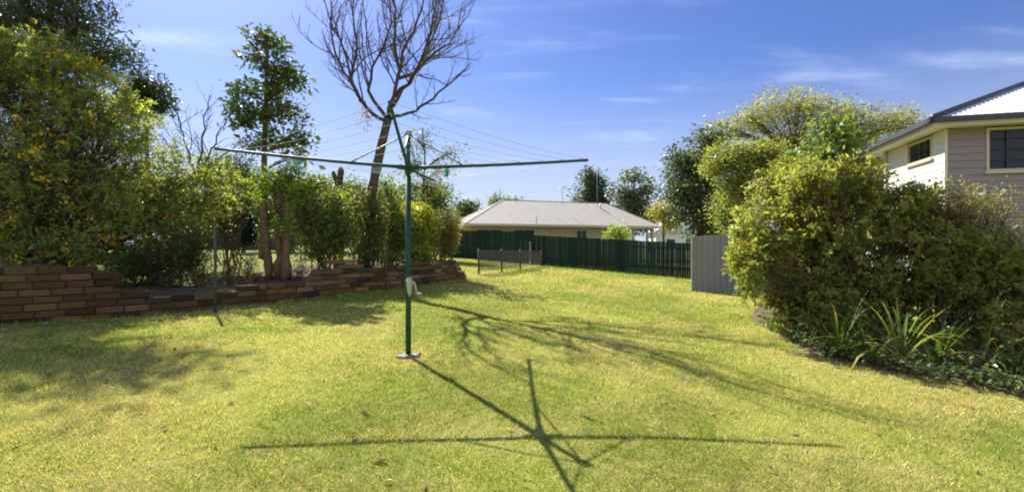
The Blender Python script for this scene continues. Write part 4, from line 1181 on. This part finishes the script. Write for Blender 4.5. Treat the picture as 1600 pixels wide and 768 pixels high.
# wispy twiggy shrub with pale seed heads
wp = P(1500, 520, 7.0); wp[2] = mulz(wp[0], wp[1])
plant('wispy_shrub', 'wispy shrub with pale seed heads below the house window', 'shrub', wp,
      [pxblob(1480, 315, 55, 40, 7.3, .45), pxblob(1545, 322, 34, 36, 7.2, .4), pxblob(1430, 312, 36, 28, 7.5, .4), pxblob(1575, 375, 40, 50, 7.0, .4), pxblob(1395, 300, 30, 22, 7.7, .35), pxblob(1590, 450, 50, 60, 7.0, .5), pxblob(1520, 480, 60, 40, 7.1, .5)],
      [((0.13, 0.13, 0.035), 3), ((0.17, 0.15, 0.05), 2), ((0.09, 0.10, 0.025), 2)], leaf=0.036, aspect=.4, twigs=800, per=13, spread=.08, limb_r=.01, multi=.25, limbs=6, gap=.1, shell=1.6, stem_name='stems', leaf_name='foliage', twig_r=.003,
      flowers=(80, 0.016, [((0.72, 0.66, 0.56), 1)], None))
# ivy-like ground cover under the shrub
gc = []
for _ in range(2600):
    u_ = rng.uniform(0.4, sE[-1] * .8); v_ = abs(rng.normal(0, .35)) + .12
    if vnoise(u_ * 1.6, v_ * 2) < .38: continue
    X_ = np.interp(u_, sE, ED[:, 0]) + .5 * v_; Y_ = np.interp(u_, sE, ED[:, 1]) + .87 * v_
    gc.append((X_, Y_, mulz(X_, Y_) + abs(rng.normal(0.03, .06))))
V, Fa, c4 = leaves_geo(np.array(gc), .055, .7, 1.4, dark_g + mid_g)
o = fast_mesh('ground_cover', V, Fa, LEAF_DARK, None, c4); kind(o, 'stuff'); tag(o, 'dark low leaves covering the mulch under the big shrub', 'ground cover')

def strap_plant(x, y, n, L, label, seed, pal, wd=.045, yel=.12):
    r = np.random.default_rng(seed)
    p = gp(x, y + 4); p[2] += .05
    mb = MB()
    for k in range(n):
        az = r.uniform(0, 2 * math.pi); el = r.uniform(.7, 1.45); ln = 1.02 * L * r.uniform(.6, 1.15)
        d = np.array([math.cos(az) * math.cos(el), math.sin(az) * math.cos(el), math.sin(el)])
        q = p + np.array([math.cos(az), math.sin(az), 0]) * r.uniform(0, .07)
        c = np.array(pal[r.integers(len(pal))]) * r.uniform(.75, 1.3)
        if r.random() < yel: c = np.array((.34, .32, .07))
        side = unit(np.cross(d, [0, 0, 1])); m = 8; vs = []
        w0 = wd * r.uniform(.5, .95); grav = r.uniform(.10, .34); kink = r.random() < .25
        for j in range(m):
            f = j / (m - 1)
            w = w0 * (0.55 + .9 * f * (1 - f) * 1.8) * (1 - f ** 4) * .5 + .002
            up = np.cross(side, d)
            vs += [q - side * w + up * w * .35, q.copy(), q + side * w + up * w * .35]
            d = unit(d + np.array([0, 0, -grav * (2.2 if kink and j > 4 else 1)]) * (.5 + f))
            q = q + d * ln / (m - 1)
            q[2] = max(q[2], p[2] - .03)
        fs = []
        for j in range(m - 1):
            a = 3 * j
            fs += [(a, a + 1, a + 4, a + 3), (a + 1, a + 2, a + 5, a + 4)]
        mb.add(vs, fs, c)
    o = mb.build('strap_leaf_plant', LEAF, None, True)
    tag(o, label, 'plant', 'strap-leaved plants along the mulch bed')
stp = [(0.07, 0.12, 0.025), (0.11, 0.16, 0.03), (0.045, 0.085, 0.02)]
strap_plant(1312, 556, 20, .75, 'leftmost strap-leaved clump under the rounded shrub', 31, stp)
strap_plant(1362, 566, 16, .70, 'strap-leaved clump with short bent leaves, second from the left in the mulch bed', 32, stp)
strap_plant(1408, 566, 22, .85, 'strap-leaved clump with pale upright blades in the middle of the mulch bed', 33, [(0.11, 0.16, 0.035), (0.16, 0.20, 0.05)], .04, .25)
strap_plant(1462, 570, 20, .85, 'strap-leaved clump right of the pale-bladed one', 34, stp)
strap_plant(1530, 580, 18, .85, 'sprawling strap-leaved clump with long drooping leaves by the log', 35, stp, .05, .2)
strap_plant(1590, 590, 16, .80, 'strap-leaved clump at the right edge of the mulch bed', 36, stp, .05)
# half-hidden log
p = gp(1500, 588); q = gp(1640, 596)
mb = MB(); mb.tube([p + [0, .25, .12], p * .6 + q * .4 + [0, .25, .15], q + [0, .3, .13]], [.09, .10, .09], 12); o = mb.build('log', BARK, None, True)
tag(o, 'dark half-hidden log lying among the strap leaves', 'log')

# trees behind, right
def tree_r(label, name, x, Y, trunk_top, blobs, pal, leaf, twigs, per, spread, gap, r0=.16, mat=LEAF, limbs=3, bark=BARK, twig_r=.012, limb_r=None, shell=2.0):
    p = P(x, 430, Y); p[2] = float(g(p[0], Y)) - .05
    t2 = P(x, trunk_top, Y)
    return plant(name, label, 'tree', p, blobs, pal, leaf=leaf, aspect=.45, twigs=twigs, per=per, spread=spread, trunk=[p, (p + t2) / 2 + [.05, 0, 0], t2], r0=r0, gap=gap, mat=mat, limbs=limbs, bark=bark, twig_r=twig_r, limb_r=limb_r, shell=shell)
tree_r('dark dense tree above the left end of the grey metal fence', 'dark_tree', 1092, 24, 250,
       [pxblob(1080, 265, 36, 40, 24, 1.2), pxblob(1108, 222, 30, 26, 24, .9), pxblob(1075, 315, 36, 42, 23.8, 1.1), pxblob(1110, 290, 36, 50, 24, 1.1), pxblob(1105, 345, 40, 30, 23.8, 1.0), pxblob(1062, 250, 18, 20, 24, .6), pxblob(1058, 292, 20, 22, 23.8, .6)],
       [((0.035, 0.052, 0.024), 3), ((0.055, 0.075, 0.033), 3), ((0.085, 0.105, 0.045), 1)], .16, 560, 20, .26, .28, r0=.22, mat=LEAF_DARK)
tree_r('bright lime green tree bulging between the dark tree and the rounded shrub', 'lime_tree', 1165, 18, 270,
       [pxblob(1140, 248, 40, 24, 18, .9), pxblob(1190, 245, 42, 26, 18, .9), pxblob(1118, 262, 20, 14, 18, .6), pxblob(1165, 285, 50, 36, 18, .9), pxblob(1215, 260, 40, 34, 18, .8), pxblob(1140, 330, 28, 40, 17.8, .6)],
       [((0.165, 0.18, 0.04), 3), ((0.125, 0.15, 0.034), 3), ((0.08, 0.105, 0.028), 2)], .085, 620, 34, .17, .24)
tree_r('wide airy pale yellow-green tree with visible limbs against the sky, tallest behind the rounded shrub', 'spreading_tree', 1240, 26, 250,
       [pxblob(1225, 165, 60, 28, 26, 1.6), pxblob(1170, 190, 44, 24, 26, 1.3), pxblob(1275, 170, 44, 28, 26, 1.4), pxblob(1330, 185, 46, 26, 26, 1.4), pxblob(1385, 190, 36, 24, 26, 1.2), pxblob(1415, 195, 24, 20, 26, 1.0), pxblob(1130, 205, 26, 18, 26, 1.0), pxblob(1230, 215, 60, 26, 26, 1.4), pxblob(1345, 225, 60, 26, 26, 1.4), pxblob(1290, 230, 45, 25, 26, 1.3)],
       [((0.16, 0.165, 0.04), 3), ((0.12, 0.13, 0.035), 3), ((0.19, 0.17, 0.05), 1)],   .115, 800, 24, .27, .16, r0=.26, limbs=4, bark=BARK, twig_r=.006, limb_r=.10, shell=2.4)
tree_r('small golden tree between the bungalow roof and the dark tree', 'golden_tree', 1036, 48, 335, [pxblob(1035, 332, 20, 14, 48, 1.0), pxblob(1048, 345, 16, 16, 48, .9)], [((0.20, 0.17, 0.04), 2), ((0.13, 0.13, 0.035), 2)], .25, 110, 18, .35, .1)
tree_r('dome-shaped dark conifer behind the bungalow roof', 'conifer', 925, 64, 275, [pxblob(925, 306, 36, 18, 64, 1.8), pxblob(930, 325, 40, 14, 64, 1.8), pxblob(926, 285, 22, 14, 64, 1.3), pxblob(922, 273, 10, 9, 64, .7)], [((0.03, 0.045, 0.022), 2), ((0.05, 0.065, 0.03), 2)], .35, 260, 24, .42, .12, mat=LEAF_DARK)
tree_r('dark broad tree behind the right end of the bungalow roof', 'gum_tree', 990, 58, 290, [pxblob(992, 280, 20, 14, 58, 1.2), pxblob(1008, 297, 22, 14, 58, 1.2), pxblob(985, 308, 26, 20, 58, 1.3), pxblob(970, 300, 14, 14, 58, .8), pxblob(1000, 322, 24, 18, 58, 1.2), pxblob(978, 325, 22, 16, 58, 1.2), pxblob(1018, 338, 22, 18, 58, 1.2), pxblob(1002, 350, 30, 18, 58, 1.2)],
       [((0.04, 0.055, 0.024), 2), ((0.07, 0.085, 0.035), 2)], .32, 260, 20, .4, .24, mat=LEAF_DARK)
tree_r('small dark tree left of the bungalow roof', 'gum_tree', 730, 52, 325, [pxblob(730, 324, 18, 9, 52, 1.0), pxblob(722, 332, 16, 8, 52, .9)], [((0.04, 0.055, 0.024), 2), ((0.07, 0.085, 0.035), 2)], .28, 90, 20, .32, .1, mat=LEAF_DARK)
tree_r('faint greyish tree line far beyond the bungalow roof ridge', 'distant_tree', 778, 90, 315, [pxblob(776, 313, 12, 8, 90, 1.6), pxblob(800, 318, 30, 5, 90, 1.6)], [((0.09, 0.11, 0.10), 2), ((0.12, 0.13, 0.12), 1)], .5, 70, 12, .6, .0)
tree_r('rounded light green shrub standing in front of the bungalow', 'light_shrub', 963, 29, 372, [pxblob(963, 364, 18, 13, 29, .6), pxblob(962, 376, 20, 14, 29, .6)], [((0.13, 0.18, 0.05), 2), ((0.18, 0.22, 0.07), 1)], .12, 120, 22, .14, .05, r0=.05)
# low distant band of trees so that the horizon is closed
for i, (x, Y, w, h, lb) in enumerate([(640, 75, 70, 20, 'far green tree low on the horizon behind the leafless tree'), (480, 70, 90, 30, 'far green tree low on the horizon behind the slender tree'), (1120, 80, 90, 26, 'far green tree low behind the dark and lime trees'), ]):
    tree_r(lb, 'distant_tree', x, Y, 384 - h, [pxblob(x, 384 - h * .5, w, h * .7, Y, 2.5), pxblob(x - w * .5, 384 - h * .3, w * .5, h * .7, Y, 2.5), pxblob(x + w * .5, 384 - h * .4, w * .5, h * .6, Y, 2.5)], mid_g, .5, 180, 16, .7, .05, mat=LEAF_DARK)

# =================================================================== GRASS
poly = [tuple(p[:2]) for p in WL] + [tuple(p) for p in ext[:3]] + [tuple(P(829, 0, 26.2)[:2]), tuple(P(1077, 0, 21.9)[:2]), (a[0] + .02, a[1] - .03), (a[0] + 2.0, a[1] - .3)] + [(p[0] + .06, p[1] + .1) for p in ED] + [(4, .8), (-7, .8)]
poly = np.array(poly)
def inside(X, Y):
    c = np.zeros(len(X), bool); n = len(poly); j = n - 1
    for i in range(n):
        xi, yi = poly[i]; xj, yj = poly[j]
        hit = ((yi > Y) != (yj > Y)) & (X < (xj - xi) * (Y - yi) / (yj - yi + 1e-12) + xi)
        c ^= hit; j = i
    return c
NB = 1150000
# depth density ~ rho(Y) * width(Y)
Yt = np.linspace(1.45, 27, 4000)
dens = 9000 * np.minimum(1, (4.0 / Yt)) ** 1.85 * (2.32 * Yt)
cdf = np.cumsum(dens); cdf /= cdf[-1]
tot = int(np.trapz(dens, Yt))
n = min(tot, NB)
Yr = np.interp(rng.random(n), cdf, Yt); Xr = ((rng.random(n) * 2 - 1) * 1.16 - .06) * Yr
jx, jy = rng.normal(0, .11, (2, n))
ok = inside(Xr + jx, Yr + jy) & ((Xr - HB[0]) ** 2 + (Yr - HB[1]) ** 2 > .16 ** 2)
Xr, Yr = Xr[ok], Yr[ok]
nz1 = vnoise(Xr * .8 + 9, Yr * .8) * .6 + vnoise(Xr * 2.7, Yr * 2.7 + 8) * .4
nz2 = vnoise(Xr * 16 + 3, Yr * 16) * .65 + vnoise(Xr * 6, Yr * 6 + 31) * .35
nz0 = vnoise(Xr * .33 + 5, Yr * .33 + 2)
straw = np.clip((nz1 * .65 + nz0 * .35 - .36) * 3.0, 0, 1) * .85 + .06
bare = nz2 * .5 + nz1 * .5
ok = rng.random(len(Xr)) > np.clip((bare - .52) * 4.0, 0, .8)
Xr, Yr, nz1, straw, nz2 = Xr[ok], Yr[ok], nz1[ok], straw[ok], nz2[ok]
n = len(Xr)
zr_ = lawn_z(Xr, Yr)
hgt = .026 * (1 + Yr / 30) * rng.uniform(.45, 1.25, n) * (.5 + 1.0 * nz2)
wid = np.maximum(.0045, .00115 * Yr) * rng.uniform(.7, 1.3, n)
az = rng.random(n) * 2 * np.pi; lean = rng.uniform(.15, 1.3, n)
az2 = rng.random(n) * 2 * np.pi
base = np.stack([Xr, Yr, zr_ - .002], 1)
sd = np.stack([np.cos(az2), np.sin(az2), 0 * az2], 1) * wid[:, None] * .5
tipv = base + np.stack([np.cos(az) * lean * hgt, np.sin(az) * lean * hgt, hgt], 1)
V = np.stack([base - sd, base + sd, tipv], 1).reshape(-1, 3)
for wx, wy, wr, ws in [(*gp(150, 655)[:2], .7, .5), (*gp(1180, 518)[:2], .9, .7), (*gp(905, 427)[:2], 1.6, .5), (HB[0], HB[1], .5, .6), (*gp(740, 450)[:2], .8, .4)]:
    straw = np.clip(straw + ws * np.exp(-((Xr - wx) ** 2 + (Yr - wy) ** 2) / wr ** 2) * (.4 + .9 * nz2), 0, .97)
isst = rng.random(n) < np.clip(straw + .5 * (vnoise(Xr * 11 + 70, Yr * 11) - .5), 0, 1)
cg = 1 / LEAFK * 1.6 * pick([((0.13, 0.19, 0.025), 3), ((0.19, 0.24, 0.035), 3), ((0.08, 0.135, 0.02), 2)], n)
cs = 1 / LEAFK * 1.6 * pick([((0.42, 0.37, 0.14), 3), ((0.34, 0.32, 0.09), 4), ((0.50, 0.43, 0.22), 1)], n)
cc = np.where(isst[:, None], cs, cg)
o = fast_mesh('grass', V, np.arange(3 * n).reshape(n, 3), GRASS, None, np.repeat(cc, 3, 0))
kind(o, 'stuff'); tag(o, 'short mown grass, part green part straw coloured', 'grass')
print('grass blades', n)
# longer fringe along walls, posts and edges
fr_ = []
def fringe(line, per_m, off, sc=1.0):
    line = np.array(line); L_ = np.linalg.norm(np.diff(line[:, :2], axis=0), axis=1)
    for i in range(len(L_)):
        k = int(per_m * L_[i]); u_ = rng.random((k, 1))
        p = line[i, :2] * (1 - u_) + line[i + 1, :2] * u_
        d = (line[i + 1, :2] - line[i, :2]) / L_[i]; nn = np.array([d[1], -d[0]])
        p = p + nn * (off + np.abs(rng.normal(0, .05, (k, 1))))
        fr_.append(np.c_[p, np.full(k, sc)])
fringe(WL[1:], 150, .26)
fringe([P(830, 0, 26.2), P(1077, 0, 21.9)], 60, .05, 1.6)
fringe([a, a + t * 0 + np.array([1.6, -.2, 0])], 150, .04)
fringe([[HB[0] - .19, HB[1] + .1, 0], [HB[0] + .2, HB[1] + .12, 0]], 120, -.02, .7)
fp = np.concatenate(fr_); n = len(fp)
zz = lawn_z(fp[:, 0], fp[:, 1]); hh = .075 * fp[:, 2] * rng.uniform(.4, 1.4, n)
az = rng.random(n) * 2 * np.pi; ln_ = rng.uniform(.1, .8, n)
base = np.c_[fp[:, :2], zz]
w_ = np.maximum(.006, .001 * fp[:, 1]) * .6
sd = np.stack([np.cos(az + 1.3), np.sin(az + 1.3), 0 * az], 1) * w_[:, None]
tv = base + np.stack([np.cos(az) * ln_ * hh, np.sin(az) * ln_ * hh, hh], 1)
V = np.stack([base - sd, base + sd, tv], 1).reshape(-1, 3)
o = fast_mesh('grass_fringe', V, np.arange(3 * n).reshape(n, 3), GRASS, None, np.repeat(pick([((0.15, 0.20, 0.03), 2), ((0.30, 0.27, 0.09), 1)], n), 3, 0))
kind(o, 'stuff'); tag(o, 'longer unmown grass along the foot of the walls and fences', 'grass')
# fallen leaves
n = 330
Yr = 1.8 + 14 * rng.random(n) ** 1.2; Xr = (rng.random(n) * 2 - 1) * 1.05 * Yr
ok = inside(Xr, Yr); Xr, Yr = Xr[ok], Yr[ok]
V, Fa, c4 = leaves_geo(np.stack([Xr, Yr, lawn_z(Xr, Yr) + .022], 1), .05, .5, 3.0, [((0.10, 0.06, 0.03), 3), ((0.22, 0.13, 0.05), 2), ((0.20, 0.15, 0.08), 1)])
o = fast_mesh('fallen_leaves', V, Fa, DRYLEAF, None, c4); kind(o, 'stuff'); tag(o, 'fallen brown leaves scattered over the lawn', 'leaves')
# pale stones by the tall wall
for i, (x, y, lb) in enumerate([(8, 517, 'pale stone on the lawn before the left end of the tall brick wall'), (72, 507, 'small pale stone at the foot of the tall brick wall')]):
    p = gp(x, y); mb = MB(); r = np.random.default_rng(60 + i)
    ring = [[(.045 * f * math.cos(q) * (1 + .25 * r.standard_normal() * .5), .032 * f * math.sin(q) * (1 + .1 * r.standard_normal()), zq) for q in np.linspace(0, 2 * math.pi, 9)[:-1]] for f, zq in ((.8, -.01), (1, .01), (.65, .03))]
    vs_ = [v_ for rg in ring for v_ in rg]
    mb.add(vs_, [(8 * k + j, 8 * k + (j + 1) % 8, 8 * k + 8 + (j + 1) % 8, 8 * k + 8 + j) for k in range(2) for j in range(8)] + [tuple(range(16, 24)), tuple(range(8))[::-1]])
    o = mb.build('stone', CONCRETE, None, True); o.location = tuple(p + [0, 0, .012]); o.rotation_euler = (0, 0, i); tag(o, lb, 'stone')

# =================================================================== CAMERA, SUN, SKY
cam = bpy.data.cameras.new('camera'); co = bpy.data.objects.new('camera', cam); COL.objects.link(co)
cam.sensor_width = 36.0; cam.lens = 36.0 * F / 1600.0; cam.clip_end = 3000; cam.clip_start = 0.05
co.location = (0, 0, H); co.rotation_euler = (math.radians(90), 0, 0)
scene.camera = co
sd_ = Vector((KX, KY, -1.0)).normalized()
sun = bpy.data.lights.new('sun', 'SUN'); so = bpy.data.objects.new('sun', sun); COL.objects.link(so)
sun.energy = SUN_E; sun.angle = math.radians(0.42); sun.color = (1.0, 0.95, 0.86)
so.rotation_euler = sd_.to_track_quat('-Z', 'Y').to_euler()
elev = math.asin(-sd_.z); azim = math.atan2(-sd_.x, -sd_.y)      # clockwise from +Y
w = bpy.data.worlds.new('World'); scene.world = w; w.use_nodes = True
nt = w.node_tree
for nn in list(nt.nodes): nt.nodes.remove(nn)
out = nt.nodes.new('ShaderNodeOutputWorld'); bg = nt.nodes.new('ShaderNodeBackground')
sky = nt.nodes.new('ShaderNodeTexSky'); sky.sky_type = 'NISHITA'; sky.sun_disc = False
sky.sun_elevation = elev; sky.sun_rotation = azim; sky.altitude = 400; sky.air_density = 1.0; sky.dust_density = 1.0; sky.ozone_density = 3.0
hs = nt.nodes.new('ShaderNodeHueSaturation'); hs.inputs['Saturation'].default_value = 1.0
tn = nt.nodes.new('ShaderNodeVectorMath'); tn.operation = 'MULTIPLY'; tn.inputs[1].default_value = SKY_TINT
nt.links.new(sky.outputs[0], tn.inputs[0]); nt.links.new(tn.outputs[0], hs.inputs['Color'])
# thin cirrus on a plane high overhead
tc = nt.nodes.new('ShaderNodeTexCoord'); sx = nt.nodes.new('ShaderNodeSeparateXYZ'); nt.links.new(tc.outputs['Generated'], sx.inputs[0])
def mth(op, a_, b_=None):
    n_ = nt.nodes.new('ShaderNodeMath'); n_.operation = op
    for i_, q_ in enumerate((a_, b_)):
        if q_ is None: continue
        if isinstance(q_, (int, float)): n_.inputs[i_].default_value = q_
        else: nt.links.new(q_, n_.inputs[i_])
    return n_.outputs[0]
zz_ = mth('ADD', mth('MAXIMUM', sx.outputs['Z'], 0.0), 0.12)
cx_ = mth('DIVIDE', sx.outputs['X'], zz_); cy_ = mth('DIVIDE', sx.outputs['Y'], zz_)
cb_ = nt.nodes.new('ShaderNodeCombineXYZ'); nt.links.new(cx_, cb_.inputs[0]); nt.links.new(cy_, cb_.inputs[1])
mp = nt.nodes.new('ShaderNodeMapping'); mp.inputs['Rotation'].default_value = (0, 0, 0.9); mp.inputs['Scale'].default_value = (0.7, 2.2, 1); mp.inputs['Location'].default_value = (CLX, CLY, 0)
nt.links.new(cb_.outputs[0], mp.inputs[0])
n1 = nt.nodes.new('ShaderNodeTexNoise'); n1.inputs['Scale'].default_value = 1.5; n1.inputs['Detail'].default_value = 9; n1.inputs['Roughness'].default_value = 0.58; n1.inputs['Distortion'].default_value = 0.35
nt.links.new(mp.outputs[0], n1.inputs['Vector'])
r1 = nt.nodes.new('ShaderNodeMapRange'); r1.interpolation_type = 'SMOOTHSTEP'
r1.inputs['From Min'].default_value = 0.50; r1.inputs['From Max'].default_value = 0.86; r1.inputs['To Max'].default_value = CLMAX
# unseen bright cloud bank added behind the camera as fill light for shaded sides
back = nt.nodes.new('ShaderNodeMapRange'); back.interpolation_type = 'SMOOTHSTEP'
back.inputs['From Min'].default_value = 0.05; back.inputs['From Max'].default_value = -0.6; back.inputs['To Min'].default_value = 0.0; back.inputs['To Max'].default_value = BACK_FILL
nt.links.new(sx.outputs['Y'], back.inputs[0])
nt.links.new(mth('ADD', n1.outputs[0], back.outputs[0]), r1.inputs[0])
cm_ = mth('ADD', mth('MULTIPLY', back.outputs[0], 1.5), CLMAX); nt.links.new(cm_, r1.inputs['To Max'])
mixc = nt.nodes.new('ShaderNodeMix'); mixc.data_type = 'RGBA'
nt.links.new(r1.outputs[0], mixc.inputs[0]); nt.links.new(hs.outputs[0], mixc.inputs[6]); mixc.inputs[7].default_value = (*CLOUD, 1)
hz = nt.nodes.new('ShaderNodeMapRange'); hz.interpolation_type = 'SMOOTHSTEP'      # pale air low over the horizon
hz.inputs['From Min'].default_value = 0.34; hz.inputs['From Max'].default_value = 0.0; hz.inputs['To Min'].default_value = 0.0; hz.inputs['To Max'].default_value = 0.85
nt.links.new(sx.outputs['Z'], hz.inputs[0])
mixh = nt.nodes.new('ShaderNodeMix'); mixh.data_type = 'RGBA'
nt.links.new(hz.outputs[0], mixh.inputs[0]); nt.links.new(mixc.outputs[2], mixh.inputs[6]); mixh.inputs[7].default_value = (4.6, 5.0, 5.6, 1)
nt.links.new(mixh.outputs[2], bg.inputs['Color']); bg.inputs['Strength'].default_value = SKY_S
nt.links.new(bg.outputs[0], out.inputs[0])

vs_ = scene.view_settings
scene.display_settings.display_device = 'sRGB'
vs_.view_transform = 'Standard'; vs_.look = 'None'; vs_.exposure = EXPO; vs_.gamma = 1.0; vs_.use_curve_mapping = False
scene.render.engine = 'CYCLES'
cy = scene.cycles
cy.max_bounces = 6; cy.diffuse_bounces = 3; cy.glossy_bounces = 2; cy.transmission_bounces = 4; cy.transparent_max_bounces = 4
cy.caustics_reflective = False; cy.caustics_refractive = False; cy.sample_clamp_indirect = 6
cy.use_denoising = True; cy.filter_width = 2.0
